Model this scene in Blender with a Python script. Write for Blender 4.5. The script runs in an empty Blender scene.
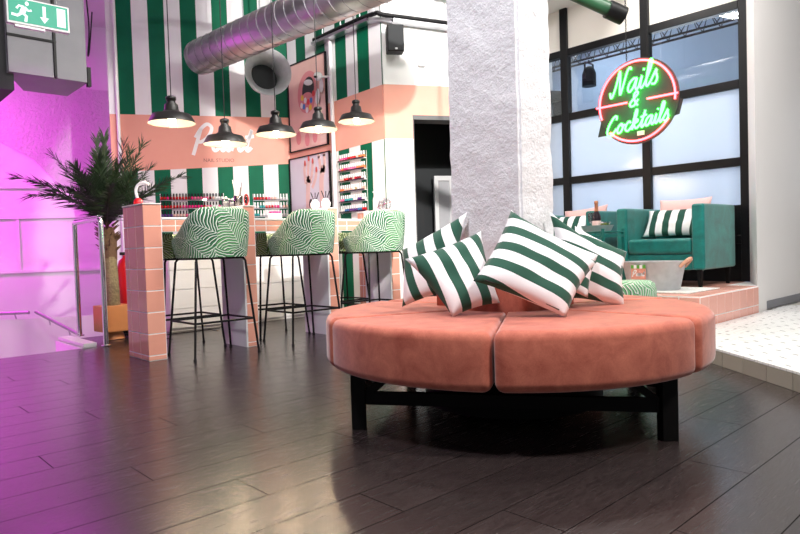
import bpy, bmesh, math, random
from mathutils import Vector, Matrix, noise
random.seed(7)
S = bpy.context.scene
COL = S.collection

# ------------------------------------------------------------------ camera
FPX, YAW, PITCH, ROLL, CAMH = 637.5, .7495, -.0308, -.0319, .733
cyw, syw, cp, sp = math.cos(YAW), math.sin(YAW), math.cos(PITCH), math.sin(PITCH)
FWD = Vector((syw*cp, cyw*cp, sp)); RGT = Vector((cyw, -syw, 0)); UP = RGT.cross(FWD)
cr, sr = math.cos(ROLL), math.sin(ROLL)
RGT, UP = cr*RGT + sr*UP, -sr*RGT + cr*UP
CAM = Vector((0, 0, CAMH))
cam = bpy.data.cameras.new('camera'); cam.sensor_fit = 'HORIZONTAL'; cam.sensor_width = 36; cam.lens = FPX/800*36
cam.clip_start = .05; cam.clip_end = 200
camo = bpy.data.objects.new('camera', cam); COL.objects.link(camo)
camo.matrix_world = Matrix(((RGT.x, UP.x, -FWD.x, 0), (RGT.y, UP.y, -FWD.y, 0), (RGT.z, UP.z, -FWD.z, CAMH), (0, 0, 0, 1)))
S.camera = camo

# survey helpers: a direction measured in the photograph turned into a place in the room
def ray(x, y): return RGT*((x-400)/FPX) - UP*((y-267)/FPX) + FWD
def at(x, y, d): return CAM + ray(x, y)*d
def on(x, y, axis, val):
    r = ray(x, y); return CAM + r*((val-CAM[axis])/r[axis])

# ------------------------------------------------------------------ world, lights, exposure
W = bpy.data.worlds.new('world'); S.world = W; W.use_nodes = True
W.node_tree.nodes['Background'].inputs[0].default_value = (.86, .9, 1, 1)
W.node_tree.nodes['Background'].inputs[1].default_value = .15
S.view_settings.view_transform = 'Standard'; S.view_settings.look = 'None'
S.view_settings.exposure = .42; S.view_settings.gamma = 1; S.view_settings.use_curve_mapping = False

def area(name, loc, target, size, power, color=(1, 1, 1), size_y=None, spread=180):
    l = bpy.data.lights.new(name, 'AREA'); l.energy = power; l.color = color; l.size = size
    if size_y: l.shape = 'RECTANGLE'; l.size_y = size_y
    l.spread = math.radians(spread)
    o = bpy.data.objects.new(name, l); COL.objects.link(o); o.location = loc
    o.rotation_euler = (Vector(target)-Vector(loc)).to_track_quat('-Z', 'Y').to_euler()
    return o
def spot(name, loc, target, power, angle, blend=.15, color=(1, 1, 1), size=.05):
    l = bpy.data.lights.new(name, 'SPOT'); l.energy = power; l.color = color; l.spot_size = math.radians(angle); l.spot_blend = blend; l.shadow_soft_size = size
    o = bpy.data.objects.new(name, l); COL.objects.link(o); o.location = loc
    o.rotation_euler = (Vector(target)-Vector(loc)).to_track_quat('-Z', 'Y').to_euler()
    return o
WARM = (1, .95, .9)
spot('ceiling_spot', (2.08, -.6, 3.75), (4.4, 5.98, 1.9), 1350, 36, .15, (1, .97, .94))
area('overhead_fill', (3.2, 3.3, 3.8), (3.0, 4.0, .4), .4, 32, WARM)  # unseen area lights added overhead to brighten the room, no fixtures modelled
area('overhead_fill', (2.3, 3.0, 3.8), (2.2, 3.0, 0), .3, 30, WARM)
area('overhead_fill', (4.7, .4, 3.8), (4.9, 1.9, .3), .4, 48, (1, .97, .93))
area('overhead_fill', (2.3, -.7, 3.6), (2.4, 1.6, .5), .35, 95, WARM)  # added front fill for the column and ottoman
area('overhead_fill', (.2, 1.3, 3.8), (2.0, 2.0, .5), .4, 78, (.96, .95, 1))
area('overhead_fill', (5.2, 3.0, 3.8), (5.2, 3.0, .3), .4, 35, (1, .97, .94))
area('stair_light', (.5, 9.0, 2.9), (1.3, 10.2, .6), .9, 74, (1, .03, .93))
spot('stair_spot', (1.50, 6.0, 2.35), (1.25, 5.3, 0), 22, 125, .4, (1, .05, .95), .45)
area('stair_light', (.6, 5.75, -.55), (1.0, 7.5, .1), .4, 11, (1, .03, .93))  # hidden below floor level, added to tint the stairwell walls magenta
area('back_room_fill', (8.8, 3.1, 1.7), (6.4, 3.1, 1.7), 3.0, 58, (.84, .91, 1), 1.3)  # unseen panel added behind the glass to backlight the frosted panes
area('back_room_fill', (7.9, 4.6, 3.9), (7.6, 4.0, 1), 1.0, 45, (.80, .89, 1), 2.0)

# ------------------------------------------------------------------ material helpers
def new_mat(name):
    m = bpy.data.materials.new(name); m.use_nodes = True
    return m, m.node_tree, m.node_tree.nodes['Principled BSDF']
def setp(b, **k):
    n = {'color': 'Base Color', 'rough': 'Roughness', 'metal': 'Metallic', 'spec': 'Specular IOR Level', 'sheen': 'Sheen Weight',
         'alpha': 'Alpha', 'trans': 'Transmission Weight', 'emit': 'Emission Color', 'estr': 'Emission Strength', 'coat': 'Coat Weight', 'sheenr': 'Sheen Roughness', 'ior': 'IOR'}
    for a, v in k.items():
        if isinstance(v, tuple) and len(v) == 3: v = (*v, 1)
        b.inputs[n[a]].default_value = v
class NT:
    def __init__(s, t): s.t = t
    def node(s, kind, **k):
        n = s.t.nodes.new(kind)
        for a, v in k.items(): setattr(n, a, v)
        return n
    def put(s, sock, v):
        if hasattr(v, 'is_output'): s.t.links.new(v, sock)
        elif v is not None: sock.default_value = v
    def m(s, op, a, b=None, c=None):
        n = s.node('ShaderNodeMath', operation=op)
        for i, v in enumerate((a, b, c)):
            if v is not None: s.put(n.inputs[i], v)
        return n.outputs[0]
    def mix(s, f, a, b):
        n = s.node('ShaderNodeMix', data_type='RGBA')
        s.put(n.inputs[0], f)
        for i, v in ((6, a), (7, b)):
            s.put(n.inputs[i], (*v, 1) if isinstance(v, tuple) and len(v) == 3 else v)
        return n.outputs[2]
    def coord(s, which='Object'): return s.node('ShaderNodeTexCoord').outputs[which]
    def sep(s, v):
        n = s.node('ShaderNodeSeparateXYZ'); s.t.links.new(v, n.inputs[0]); return n.outputs
    def mapping(s, v, scale=(1, 1, 1), loc=None):
        n = s.node('ShaderNodeMapping'); s.t.links.new(v, n.inputs[0]); n.inputs['Scale'].default_value = scale
        if loc is not None: s.put(n.inputs['Location'], loc)
        return n.outputs[0]
    def noise(s, v, scale, detail=4, rough=.55, dist=0):
        n = s.node('ShaderNodeTexNoise'); s.t.links.new(v, n.inputs['Vector'])
        n.inputs['Scale'].default_value = scale; n.inputs['Detail'].default_value = detail; n.inputs['Roughness'].default_value = rough; n.inputs['Distortion'].default_value = dist
        return n.outputs[0]
    def ramp(s, f, a, b):
        n = s.node('ShaderNodeMapRange'); s.put(n.inputs[0], f); n.inputs[1].default_value = a; n.inputs[2].default_value = b
        return n.outputs[0]
    def bump(s, bsdf, h, strength=.3, dist=.01):
        n = s.node('ShaderNodeBump'); n.inputs['Strength'].default_value = strength; n.inputs['Distance'].default_value = dist
        s.t.links.new(h, n.inputs['Height']); s.t.links.new(n.outputs[0], bsdf.inputs['Normal'])
    def rnd(s): return s.node('ShaderNodeObjectInfo').outputs['Random']

MAT = {}
def plain(name, color, rough=.5, metal=0, var=.06, nscale=18, bump=0, **k):
    if name in MAT: return MAT[name]
    m, t, b = new_mat(name); n = NT(t); setp(b, rough=rough, metal=metal, **k)
    v = n.noise(n.coord(), nscale, 3)
    dk = tuple(c*(1-var) for c in color); lt = tuple(min(1, c*(1+var)) for c in color)
    t.links.new(n.mix(v, dk, lt), b.inputs['Base Color'])
    if bump: n.bump(b, v, bump)
    MAT[name] = m; return m
def glow(name, color, strength):
    m, t, b = new_mat(name); n = NT(t); setp(b, emit=color, estr=strength, color=tuple(c*.3 for c in color), rough=.4)
    v = n.noise(n.coord(), 30, 1); t.links.new(n.mix(v, tuple(c*.97 for c in color), color), b.inputs['Emission Color'])
    MAT[name] = m; return m

WHITE = (.86, .86, .87); PINK = (.85, .40, .31); GREEN = (.0, .17, .085)
def wall_stripe(name, fn):
    """striped wall with a salmon band; fn(n, x, z) -> (is_green, in_band) sockets"""
    m, t, b = new_mat(name); n = NT(t); setp(b, rough=.6, spec=.2)
    o = n.sep(n.coord()); g, band = fn(n, o[0], o[2])
    v = n.noise(n.coord(), 5, 4)
    wh = n.mix(v, (.80, .80, .80), (.88, .88, .88)); gr = n.mix(v, (.0, .10, .045), (.0, .145, .072)); pk = n.mix(v, (.82, .37, .28), (.86, .43, .34))
    c = n.mix(g, wh, gr); c = n.mix(band, c, pk); t.links.new(c, b.inputs['Base Color'])
    n.bump(b, n.noise(n.coord(), 120, 2), .08, .002)
    MAT[name] = m; return m
def fn_A(n, x, z):
    par = n.m('MODULO', n.m('ADD', n.m('FLOOR', n.m('DIVIDE', n.m('SUBTRACT', x, .15), .182)), 20), 2)
    lo = n.m('SUBTRACT', 1.825, n.m('MULTIPLY', x, .05))
    return par, n.m('MULTIPLY', n.m('GREATER_THAN', z, lo), n.m('LESS_THAN', z, 2.40))
def fn_B(n, x, z):   # x = distance from the far corner towards the room
    par = n.m('MODULO', n.m('ADD', n.m('FLOOR', n.m('DIVIDE', n.m('SUBTRACT', x, .218), .195)), 21), 2)
    return par, n.m('MULTIPLY', n.m('GREATER_THAN', z, n.m('ADD', 1.825, n.m('MULTIPLY', x, .03))), n.m('LESS_THAN', z, n.m('ADD', 2.40, n.m('MULTIPLY', x, .025))))
def fn_C(n, x, z):
    return n.m('MULTIPLY', x, 0.0), n.m('MULTIPLY', n.m('GREATER_THAN', z, 1.88), n.m('LESS_THAN', z, 2.445))
wall_stripe('stripe_a', fn_A); wall_stripe('stripe_b', fn_B); wall_stripe('stripe_c', fn_C)

def wood_floor():
    m, t, b = new_mat('floor_wood'); n = NT(t); setp(b, rough=.3, spec=.75)
    r = n.rnd(); off = n.node('ShaderNodeCombineXYZ'); t.links.new(n.m('MULTIPLY', r, 37.), off.inputs[0]); t.links.new(n.m('MULTIPLY', r, 91.), off.inputs[1])
    co = n.coord(); add = n.node('ShaderNodeVectorMath', operation='ADD'); t.links.new(co, add.inputs[0]); t.links.new(off.outputs[0], add.inputs[1])
    p = n.mapping(add.outputs[0], (1, 9, 1))
    g1 = n.noise(p, 2.2, 5, .6, 1.6); g2 = n.noise(n.mapping(add.outputs[0], (3, 60, 1)), 3, 3)
    w = n.m('FRACT', n.m('MULTIPLY', g1, 11.)); ring = n.ramp(n.m('ABSOLUTE', n.m('SUBTRACT', w, .5)), .05, .4)
    gr = n.m('MULTIPLY', n.m('ADD', ring, n.m('MULTIPLY', g2, 1.3)), .45)
    c = n.mix(gr, (.006, .0045, .0046), (.045, .032, .031))
    c = n.mix(n.m('MULTIPLY', r, .45), c, (.016, .0115, .0115)); t.links.new(c, b.inputs['Base Color'])
    t.links.new(n.m('ADD', .17, n.m('MULTIPLY', g2, .16)), b.inputs['Roughness'])
    n.bump(b, gr, .10, .001); MAT['floor_wood'] = m
wood_floor()
def tile_mat(name, c0, c1, rough=.12):
    m, t, b = new_mat(name); n = NT(t); setp(b, rough=rough, spec=.55)
    r = n.rnd(); v = n.noise(n.coord(), 9, 3); t.links.new(n.mix(n.m('MULTIPLY', n.m('ADD', r, v), .5), c0, c1), b.inputs['Base Color'])
    n.bump(b, n.noise(n.coord(), 14, 2), .06, .004); MAT[name] = m; return m
tile_mat('tile_pink', (.72, .30, .22), (.82, .40, .30)); tile_mat('tile_step', (.78, .36, .28), (.85, .46, .38), .2)
tile_mat('tile_edge', (.24, .22, .18), (.30, .28, .23), .5)
def mosaic():
    m, t, b = new_mat('mosaic'); n = NT(t); setp(b, rough=.35)
    o = n.coord(); v = n.node('ShaderNodeTexVoronoi', feature='DISTANCE_TO_EDGE'); t.links.new(o, v.inputs['Vector']); v.inputs['Scale'].default_value = 22; v.inputs['Randomness'].default_value = .15
    line = n.m('LESS_THAN', v.outputs['Distance'], .05)
    x = n.sep(o)
    cx = n.m('ABSOLUTE', n.m('SUBTRACT', n.m('FRACT', n.m('MULTIPLY', n.m('ADD', x[0], n.m('MULTIPLY', x[1], .5)), 7.)), .5))
    cy = n.m('ABSOLUTE', n.m('SUBTRACT', n.m('FRACT', n.m('MULTIPLY', x[1], 9.)), .5))
    dot = n.m('MULTIPLY', n.m('LESS_THAN', cx, .16), n.m('LESS_THAN', cy, .07))
    c = n.mix(line, (.74, .74, .73), (.52, .52, .51)); c = n.mix(dot, c, (.20, .19, .20)); t.links.new(c, b.inputs['Base Color'])
    MAT['mosaic'] = m
mosaic()
def plaster(name, color, big=26, strength=.7, dist=.018):
    m, t, b = new_mat(name); n = NT(t); setp(b, rough=.8)
    co = n.coord(); a = n.m('POWER', n.noise(co, big, 7, .62, .2), 2.); f = n.noise(co, 110, 4)
    t.links.new(n.mix(a, tuple(c*.93 for c in color), color), b.inputs['Base Color'])
    n.bump(b, n.m('ADD', a, n.m('MULTIPLY', f, .3)), strength, dist); MAT[name] = m; return m
plaster('column_plaster', (.88, .88, .90)); plaster('rough_plaster', (.85, .8, .85), 22, .9, .05)
plain('wall_white', (.86, .86, .86), .6, var=.02, nscale=3); plain('wall_cream', (.84, .80, .73), .6, var=.02, nscale=3)
plain('wall_warm', (.84, .81, .79), .6, var=.02, nscale=2)
plain('ceiling_paint', (.78, .79, .76), .8, var=.04, nscale=4); plain('grout', (.88, .83, .81), .8); plain('grout_grey', (.45, .43, .38), .8)
plain('black_metal', (.006, .006, .007), .4, 0, spec=.25); plain('black_wood', (.004, .0035, .0035), .6, spec=.15); plain('black_paint', (.006, .006, .007), .5, spec=.25)
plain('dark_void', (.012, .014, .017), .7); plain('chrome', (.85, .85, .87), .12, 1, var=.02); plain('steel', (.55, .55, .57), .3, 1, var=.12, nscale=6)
plain('galvanised', (.52, .53, .55), .45, .3, var=.25, nscale=16); plain('grey_metal', (.24, .24, .26), .55, .2, var=.15, nscale=5)
plain('white_gloss', (.84, .83, .86), .12, var=.02); plain('white_plastic', (.85, .85, .85), .3, var=.02); plain('lamp_black', (.012, .011, .011), .4, .2)
plain('lamp_inner', (.30, .27, .24), .35, .6, var=.02); plain('leather', (.62, .33, .22), .6); plain('gold_leaf', (.62, .25, .13), .3, .6); plain('bottle_dark', (.02, .012, .02), .1)
plain('label_pink', (.85, .62, .60), .5); plain('candle_green', (.12, .42, .05), .35); plain('red_paint', (.55, .01, .015), .3); plain('terracotta', (.62, .25, .09), .5, bump=.2)
plain('bark', (.12, .065, .035), .9, var=.5, nscale=45, bump=.8); plain('rope_weave', (.22, .17, .09), .9, var=.7, nscale=60, bump=.8)
plain('frond_green', (.022, .05, .018), .5, var=.4, nscale=8); plain('green_pipe', (.012, .06, .025), .4)
plain('print_skin', (.80, .50, .44), .4, var=.1, nscale=6); plain('print_lip', (.72, .25, .27), .4); plain('print_dark', (.02, .012, .02), .4)
plain('print_pale', (.72, .70, .76), .4, var=.05, nscale=4); plain('print_hand', (.80, .56, .50), .4, var=.08); plain('print_nail', (.72, .12, .10), .3)
plain('print_white', (.85, .84, .86), .4); plain('paint_white', (.9, .89, .9), .5, var=.01); plain('paint_brown', (.33, .12, .10), .5)
plain('print_yellow', (.85, .6, .05), .4); plain('print_blue', (.05, .2, .6), .4); plain('print_red', (.75, .04, .05), .4)
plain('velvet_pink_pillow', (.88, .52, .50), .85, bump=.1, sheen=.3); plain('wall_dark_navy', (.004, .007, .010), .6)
plain('back_blue', (.42, .50, .62), .8, var=.03, nscale=2); plain('back_beam', (.25, .31, .40), .8); plain('curtain_grey', (.5, .5, .52), .8)
plain('paper', (.85, .84, .83), .6); plain('brush_grey', (.25, .22, .22), .5); plain('sign_frame', (.8, .8, .8), .4); plain('rug_white', (.72, .72, .70), .95, var=.4, nscale=60, bump=.5)
def velvet(name, c0, c1, sheen=.6, scale=7, rough=.75):
    m, t, b = new_mat(name); n = NT(t); setp(b, rough=rough, sheen=sheen, sheenr=.4)
    v = n.noise(n.coord(), scale, 6, .65, .5); f = n.noise(n.coord(), 220, 2)
    t.links.new(n.mix(n.ramp(n.m('ADD', n.m('MULTIPLY', v, .8), n.m('MULTIPLY', f, .2)), .3, .7), c0, c1), b.inputs['Base Color'])
    n.bump(b, f, .12, .002); MAT[name] = m; return m
velvet('velvet_salmon', (.33, .06, .033), (.62, .18, .11), .38, 11)
velvet('velvet_teal', (.0, .075, .068), (.0, .25, .22), .4, 6, .45)
def pillow_mat(name, k, off, ax=1):
    m, t, b = new_mat(name); n = NT(t); setp(b, rough=.85, sheen=.15)
    o = n.sep(n.coord()); p = n.m('FRACT', n.m('ADD', n.m('MULTIPLY', o[ax], k), off))
    g = n.m('LESS_THAN', p, .47); f = n.noise(n.coord(), 300, 2)
    c = n.mix(g, n.mix(f, (.80, .79, .81), (.88, .87, .88)), n.mix(f, (.006, .06, .036), (.012, .085, .052)))
    t.links.new(c, b.inputs['Base Color']); n.bump(b, f, .15, .001); MAT[name] = m; return m
pillow_mat('stripe_cushion', 11.2, .30); pillow_mat('stripe_cushion_b', 11.2, .78); pillow_mat('stripe_side', 10.8, .30, 0); pillow_mat('stripe_side_b', 10.8, .70, 0)
def leaf_fabric(name, dark, mid, pale):
    m, t, b = new_mat(name); n = NT(t); setp(b, rough=.8)
    uv = n.coord('UV')
    v = n.node('ShaderNodeTexVoronoi', feature='F1', voronoi_dimensions='2D'); t.links.new(uv, v.inputs['Vector']); v.inputs['Scale'].default_value = 5.2
    sub = n.node('ShaderNodeVectorMath', operation='SUBTRACT'); t.links.new(uv, sub.inputs[0]); t.links.new(v.outputs['Position'], sub.inputs[1])
    cs = n.node('ShaderNodeSeparateColor'); t.links.new(v.outputs['Color'], cs.inputs[0])
    rot = n.node('ShaderNodeVectorRotate', rotation_type='Z_AXIS'); t.links.new(sub.outputs[0], rot.inputs['Vector']); t.links.new(n.m('MULTIPLY', cs.outputs[0], 6.283), rot.inputs['Angle'])
    q = n.sep(rot.outputs[0]); av = n.m('ABSOLUTE', q[1])
    wob = n.m('ADD', n.m('MULTIPLY', n.noise(uv, 9, 2), .05), n.m('MULTIPLY', n.m('MULTIPLY', av, av), 4.))
    st = n.m('FRACT', n.m('MULTIPLY', n.m('ADD', n.m('ADD', q[0], n.m('MULTIPLY', av, -1.0)), wob), 44.))
    leaf = n.m('LESS_THAN', st, .50); vein = n.m('MULTIPLY', n.m('GREATER_THAN', st, .50), n.m('LESS_THAN', st, .72)); rib = n.m('LESS_THAN', av, .0012)
    gcol = n.mix(cs.outputs[1], dark, mid)
    c = n.mix(leaf, pale, gcol); c = n.mix(n.m('MULTIPLY', n.m('GREATER_THAN', cs.outputs[2], 2.0), leaf), c, pale)
    c = n.mix(vein, c, (.012, .03, .02)); c = n.mix(rib, c, pale); t.links.new(c, b.inputs['Base Color'])
    MAT[name] = m; return m
leaf_fabric('palm_print', (.008, .12, .05), (.10, .34, .12), (.72, .79, .71)); leaf_fabric('palm_print_olive', (.05, .16, .03), (.30, .40, .12), (.76, .80, .62))
def spiral_duct():
    m, t, b = new_mat('spiral_duct'); n = NT(t); setp(b, metal=1, rough=.3)
    v = n.noise(n.mapping(n.coord(), (1, 1, .6)), 9, 3); t.links.new(n.mix(v, (.42, .42, .44), (.70, .70, .72)), b.inputs['Base Color'])
    t.links.new(n.m('ADD', .22, n.m('MULTIPLY', v, .2)), b.inputs['Roughness']); MAT['spiral_duct'] = m
spiral_duct()
def glassy(name, tint, mixf=.12, rough=.02):
    m = bpy.data.materials.new(name); m.use_nodes = True; t = m.node_tree; n = NT(t); t.nodes.remove(t.nodes['Principled BSDF'])
    tr = n.node('ShaderNodeBsdfTransparent'); tr.inputs[0].default_value = (*tint, 1); gl = n.node('ShaderNodeBsdfGlossy'); gl.inputs['Roughness'].default_value = rough
    lw = n.node('ShaderNodeFresnel'); mx = n.node('ShaderNodeMixShader')
    t.links.new(n.m('ADD', lw.outputs[0], mixf), mx.inputs[0]); t.links.new(tr.outputs[0], mx.inputs[1]); t.links.new(gl.outputs[0], mx.inputs[2])
    t.links.new(mx.outputs[0], t.nodes['Material Output'].inputs[0]); MAT[name] = m
glassy('clear_glass', (.93, .96, .97), .02); glassy('jar_glass', (.86, .86, .88), .1); plain('smoked_acrylic', (.06, .06, .06), .4, spec=.2)
def frosted():
    m = bpy.data.materials.new('frosted_glass'); m.use_nodes = True; t = m.node_tree; n = NT(t); t.nodes.remove(t.nodes['Principled BSDF'])
    tl = n.node('ShaderNodeBsdfTranslucent'); df = n.node('ShaderNodeBsdfDiffuse'); gl = n.node('ShaderNodeBsdfGlossy'); gl.inputs['Roughness'].default_value = .15
    v = n.noise(n.coord(), 2, 2); t.links.new(n.mix(v, (.80, .88, .97), (.84, .91, .99)), tl.inputs[0]); df.inputs[0].default_value = (.72, .78, .86, 1)
    a = n.node('ShaderNodeMixShader'); a.inputs[0].default_value = .4; t.links.new(tl.outputs[0], a.inputs[1]); t.links.new(df.outputs[0], a.inputs[2])
    c = n.node('ShaderNodeMixShader'); c.inputs[0].default_value = .04; t.links.new(a.outputs[0], c.inputs[1]); t.links.new(gl.outputs[0], c.inputs[2])
    t.links.new(c.outputs[0], t.nodes['Material Output'].inputs[0]); MAT['frosted_glass'] = m
frosted()
glow('bulb_glow', (1, .82, .55), 28); glow('neon_pink', (1, .055, .07), 10); glow('neon_green', (.05, 1, .075), 11); glow('exit_green', (.0, .36, .22), .75); glow('exit_white', (.75, .95, .9), .9)
setp(MAT['exit_green'].node_tree.nodes['Principled BSDF'], color=(0, .08, .05))

# ------------------------------------------------------------------ mesh helpers
class MB:
    def __init__(s): s.v = []; s.f = []; s.mi = []; s.uv = []
    def add(s, vs, fs, mi=0, uvs=None):
        o = len(s.v); s.v += [tuple(v) for v in vs]
        for k, f in enumerate(fs):
            s.f.append([i+o for i in f]); s.mi.append(mi); s.uv.append(uvs[k] if uvs else None)
        return s
    def box(s, x0, x1, y0, y1, z0, z1, mi=0):
        v = [(x, y, z) for z in (z0, z1) for y in (y0, y1) for x in (x0, x1)]
        return s.add(v, [(0, 2, 3, 1), (4, 5, 7, 6), (0, 1, 5, 4), (2, 6, 7, 3), (0, 4, 6, 2), (1, 3, 7, 5)], mi)
    def obox(s, c, ux, uy, uz, mi=0):
        c, ux, uy, uz = map(Vector, (c, ux, uy, uz))
        v = [c+ux*a+uy*b+uz*d for d in (-1, 1) for b in (-1, 1) for a in (-1, 1)]
        return s.add(v, [(0, 2, 3, 1), (4, 5, 7, 6), (0, 1, 5, 4), (2, 6, 7, 3), (0, 4, 6, 2), (1, 3, 7, 5)], mi)
    def bar(s, a, b, w, h, mi=0, up=(0, 0, 1)):
        a, b = Vector(a), Vector(b); d = (b-a); L = d.length; d.normalize(); sd = d.cross(Vector(up))
        if sd.length < 1e-4: sd = d.cross(Vector((1, 0, 0)))
        sd.normalize(); u = sd.cross(d)
        return s.obox((a+b)/2, d*L/2, sd*w/2, u*h/2, mi)
    def tube(s, pts, r, n=8, mi=0, closed=False, caps=True):
        pts = [Vector(p) for p in pts]; N = len(pts); rs = r if isinstance(r, (list, tuple)) else [r]*N
        rings = []; ref = None
        for i, p in enumerate(pts):
            a = pts[(i-1) % N] if (i > 0 or closed) else p; c = pts[(i+1) % N] if (i < N-1 or closed) else p
            d = (c-a); d = d.normalized() if d.length > 1e-9 else Vector((0, 0, 1))
            if ref is None:
                ref = Vector((0, 0, 1)) if abs(d.z) < .9 else Vector((1, 0, 0))
            sd = d.cross(ref)
            if sd.length < 1e-5: sd = d.orthogonal()
            sd.normalize(); u = sd.cross(d).normalized(); ref = u
            rings.append([p + (sd*math.cos(2*math.pi*k/n) + u*math.sin(2*math.pi*k/n))*rs[i] for k in range(n)])
        vs = [v for rg in rings for v in rg]; fs = []
        for i in range(N if closed else N-1):
            j = (i+1) % N
            for k in range(n):
                q = (k+1) % n; fs.append((i*n+k, i*n+q, j*n+q, j*n+k))
        if caps and not closed: fs += [tuple(range(n))[::-1], tuple(range((N-1)*n, N*n))]
        return s.add(vs, fs, mi)
    def lathe(s, prof, n=24, c=(0, 0, 0), mi=0, caps=True):
        vs = [(c[0]+r*math.cos(2*math.pi*k/n), c[1]+r*math.sin(2*math.pi*k/n), c[2]+z) for r, z in prof for k in range(n)]; fs = []
        for i in range(len(prof)-1):
            for k in range(n):
                q = (k+1) % n; fs.append((i*n+k, i*n+q, (i+1)*n+q, (i+1)*n+k))
        if caps:
            if prof[0][0] > 1e-4: fs.append(tuple(range(n))[::-1])
            if prof[-1][0] > 1e-4: fs.append(tuple(range((len(prof)-1)*n, len(prof)*n)))
        return s.add(vs, fs, mi)
    def prism(s, poly, o, ux, uy, t, mi=0):
        """2D polygon in the frame (o, ux, uy), extruded by vector t"""
        o, ux, uy, t = map(Vector, (o, ux, uy, t)); n = len(poly)
        b = [o+ux*x+uy*y for x, y in poly]; vs = b+[p+t for p in b]
        fs = [tuple(range(n))[::-1], tuple(range(n, 2*n))]+[(i, (i+1) % n, n+(i+1) % n, n+i) for i in range(n)]
        return s.add(vs, fs, mi)
    def mesh(s, name, mats):
        me = bpy.data.meshes.new(name); me.from_pydata(s.v, [], s.f)
        for m in (mats if isinstance(mats, (list, tuple)) else [mats]): me.materials.append(MAT[m] if isinstance(m, str) else m)
        me.polygons.foreach_set('material_index', s.mi)
        if any(u for u in s.uv):
            lay = me.uv_layers.new(name='UVMap'); i = 0
            for k, f in enumerate(s.f):
                for j in range(len(f)):
                    if s.uv[k]: lay.data[i].uv = s.uv[k][j]
                    i += 1
        me.update(); bm = bmesh.new(); bm.from_mesh(me); bmesh.ops.recalc_face_normals(bm, faces=bm.faces); bm.to_mesh(me); bm.free()
        return me
    def build(s, name, mats, parent=None, smooth=False, bevel=0, seg=2, loc=None, rz=0):
        o = bpy.data.objects.new(name, s.mesh(name, mats)); COL.objects.link(o)
        finish(o, parent, smooth, bevel, seg)
        if loc is not None: o.location = loc
        o.rotation_euler.z = rz
        return o
def finish(o, parent=None, smooth=False, bevel=0, seg=2):
    if parent: o.parent = parent
    if smooth:
        o.data.polygons.foreach_set('use_smooth', [True]*len(o.data.polygons))
        if smooth != 'all':
            o.data.set_sharp_from_angle(angle=math.radians(40))
    if bevel:
        md = o.modifiers.new('bevel', 'BEVEL'); md.width = bevel; md.segments = seg; md.limit_method = 'ANGLE'; md.angle_limit = math.radians(35)
        if not smooth: o.data.polygons.foreach_set('use_smooth', [True]*len(o.data.polygons)); o.data.set_sharp_from_angle(angle=math.radians(35)); md.harden_normals = True
def tag(o, label, cat, group=None):
    o['label'] = label; o['category'] = cat
    if group: o['group'] = group
    return o
def thing(name, label, cat, loc=(0, 0, 0), rz=0, group=None):
    o = bpy.data.objects.new(name, None); COL.objects.link(o); o.location = loc; o.rotation_euler = (0, 0, rz); o.empty_display_size = .1
    return tag(o, label, cat, group)
def struct(o): o['kind'] = 'structure'; return o
def inst(name, me, loc, parent=None, rz=0, rot=None):
    o = bpy.data.objects.new(name, me); COL.objects.link(o); o.location = loc; o.rotation_euler.z = rz
    if rot is not None: o.rotation_euler = rot
    if parent: o.parent = parent
    return o
def dup(root, loc, rz=None, label=None, group=None):
    r = root.copy(); COL.objects.link(r); r.location = loc
    if rz is not None: r.rotation_euler.z = rz
    if label: r['label'] = label
    if group: r['group'] = group
    def rec(src, dst):
        for ch in src.children:
            c = ch.copy(); COL.objects.link(c); c.parent = dst; rec(ch, c)
    rec(root, r); return r
def smoothpath(pts, k=6, closed=False):
    pts = [Vector(p) for p in pts]; n = len(pts); out = []
    for i in range(n if closed else n-1):
        g = lambda j: pts[j % n] if closed else pts[max(0, min(n-1, j))]
        p0, p1, p2, p3 = g(i-1), g(i), g(i+1), g(i+2)
        for q in range(k):
            t = q/k; out.append(.5*((2*p1)+(p2-p0)*t+(2*p0-5*p1+4*p2-p3)*t*t+(3*p1-p0-3*p2+p3)*t*t*t))
    if not closed: out.append(pts[-1])
    return out

# ================================================================== THE SETTING
# ---- floor: planks run along X, 0.195 m wide
mb = MB(); mb.box(-3, 6.6, -3, 5.54, -.06, -.0045); mb.box(1.72, 6.6, 5.54, 6.27, -.06, -.0045); mb.prism([(2.25, 6.27), (6.6, 6.27), (6.6, 7.9), (2.72, 7.9)], (0, 0, -.06), (1, 0, 0), (0, 1, 0), (0, 0, .0555))
floor = struct(mb.build('floor', 'floor_wood'))
PW, PL = .195, 1.26
pm = MB().box(0, PL-.003, 0, PW-.003, -.005, 0).mesh('plank', 'floor_wood')
def visible(x, y):
    q = Vector((x, y, 0))-CAM; d = q.dot(FWD)
    if d < .3: return False
    return -90 < FPX*q.dot(RGT)/d+400 < 890
cnt = 0
for k in range(-4, 30):
    y = .703+PW*k
    if y < .2: continue
    ph = (.99-(k*.431)*PL) if k != 5 else .99
    ph = .99 if k == 5 else .99+((k-5)*.4231 % 1)*PL
    for j in range(-4, 6):
        x = ph+j*PL
        if y+PW > 5.54 and x < 1.72: continue
        if y+PW > 6.27 and x < 2.25: continue
        if x > 5.2: continue
        if any(visible(x+a*PL, y+b*PW) for a in (0, .25, .5, .75, 1) for b in (0, 1)):
            inst('plank', pm, (x, y, 0), floor); cnt += 1
# ---- ceiling and its beams
CZ = 4.0
struct(MB().box(-3, 9.6, -3, 10.5, CZ, CZ+.1).build('ceiling', 'ceiling_paint'))
struct(MB().box(4.9, 6.5, 3.2, 5.2, 3.36, CZ-.002).build('trim_1', 'ceiling_paint', bevel=.01))
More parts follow.
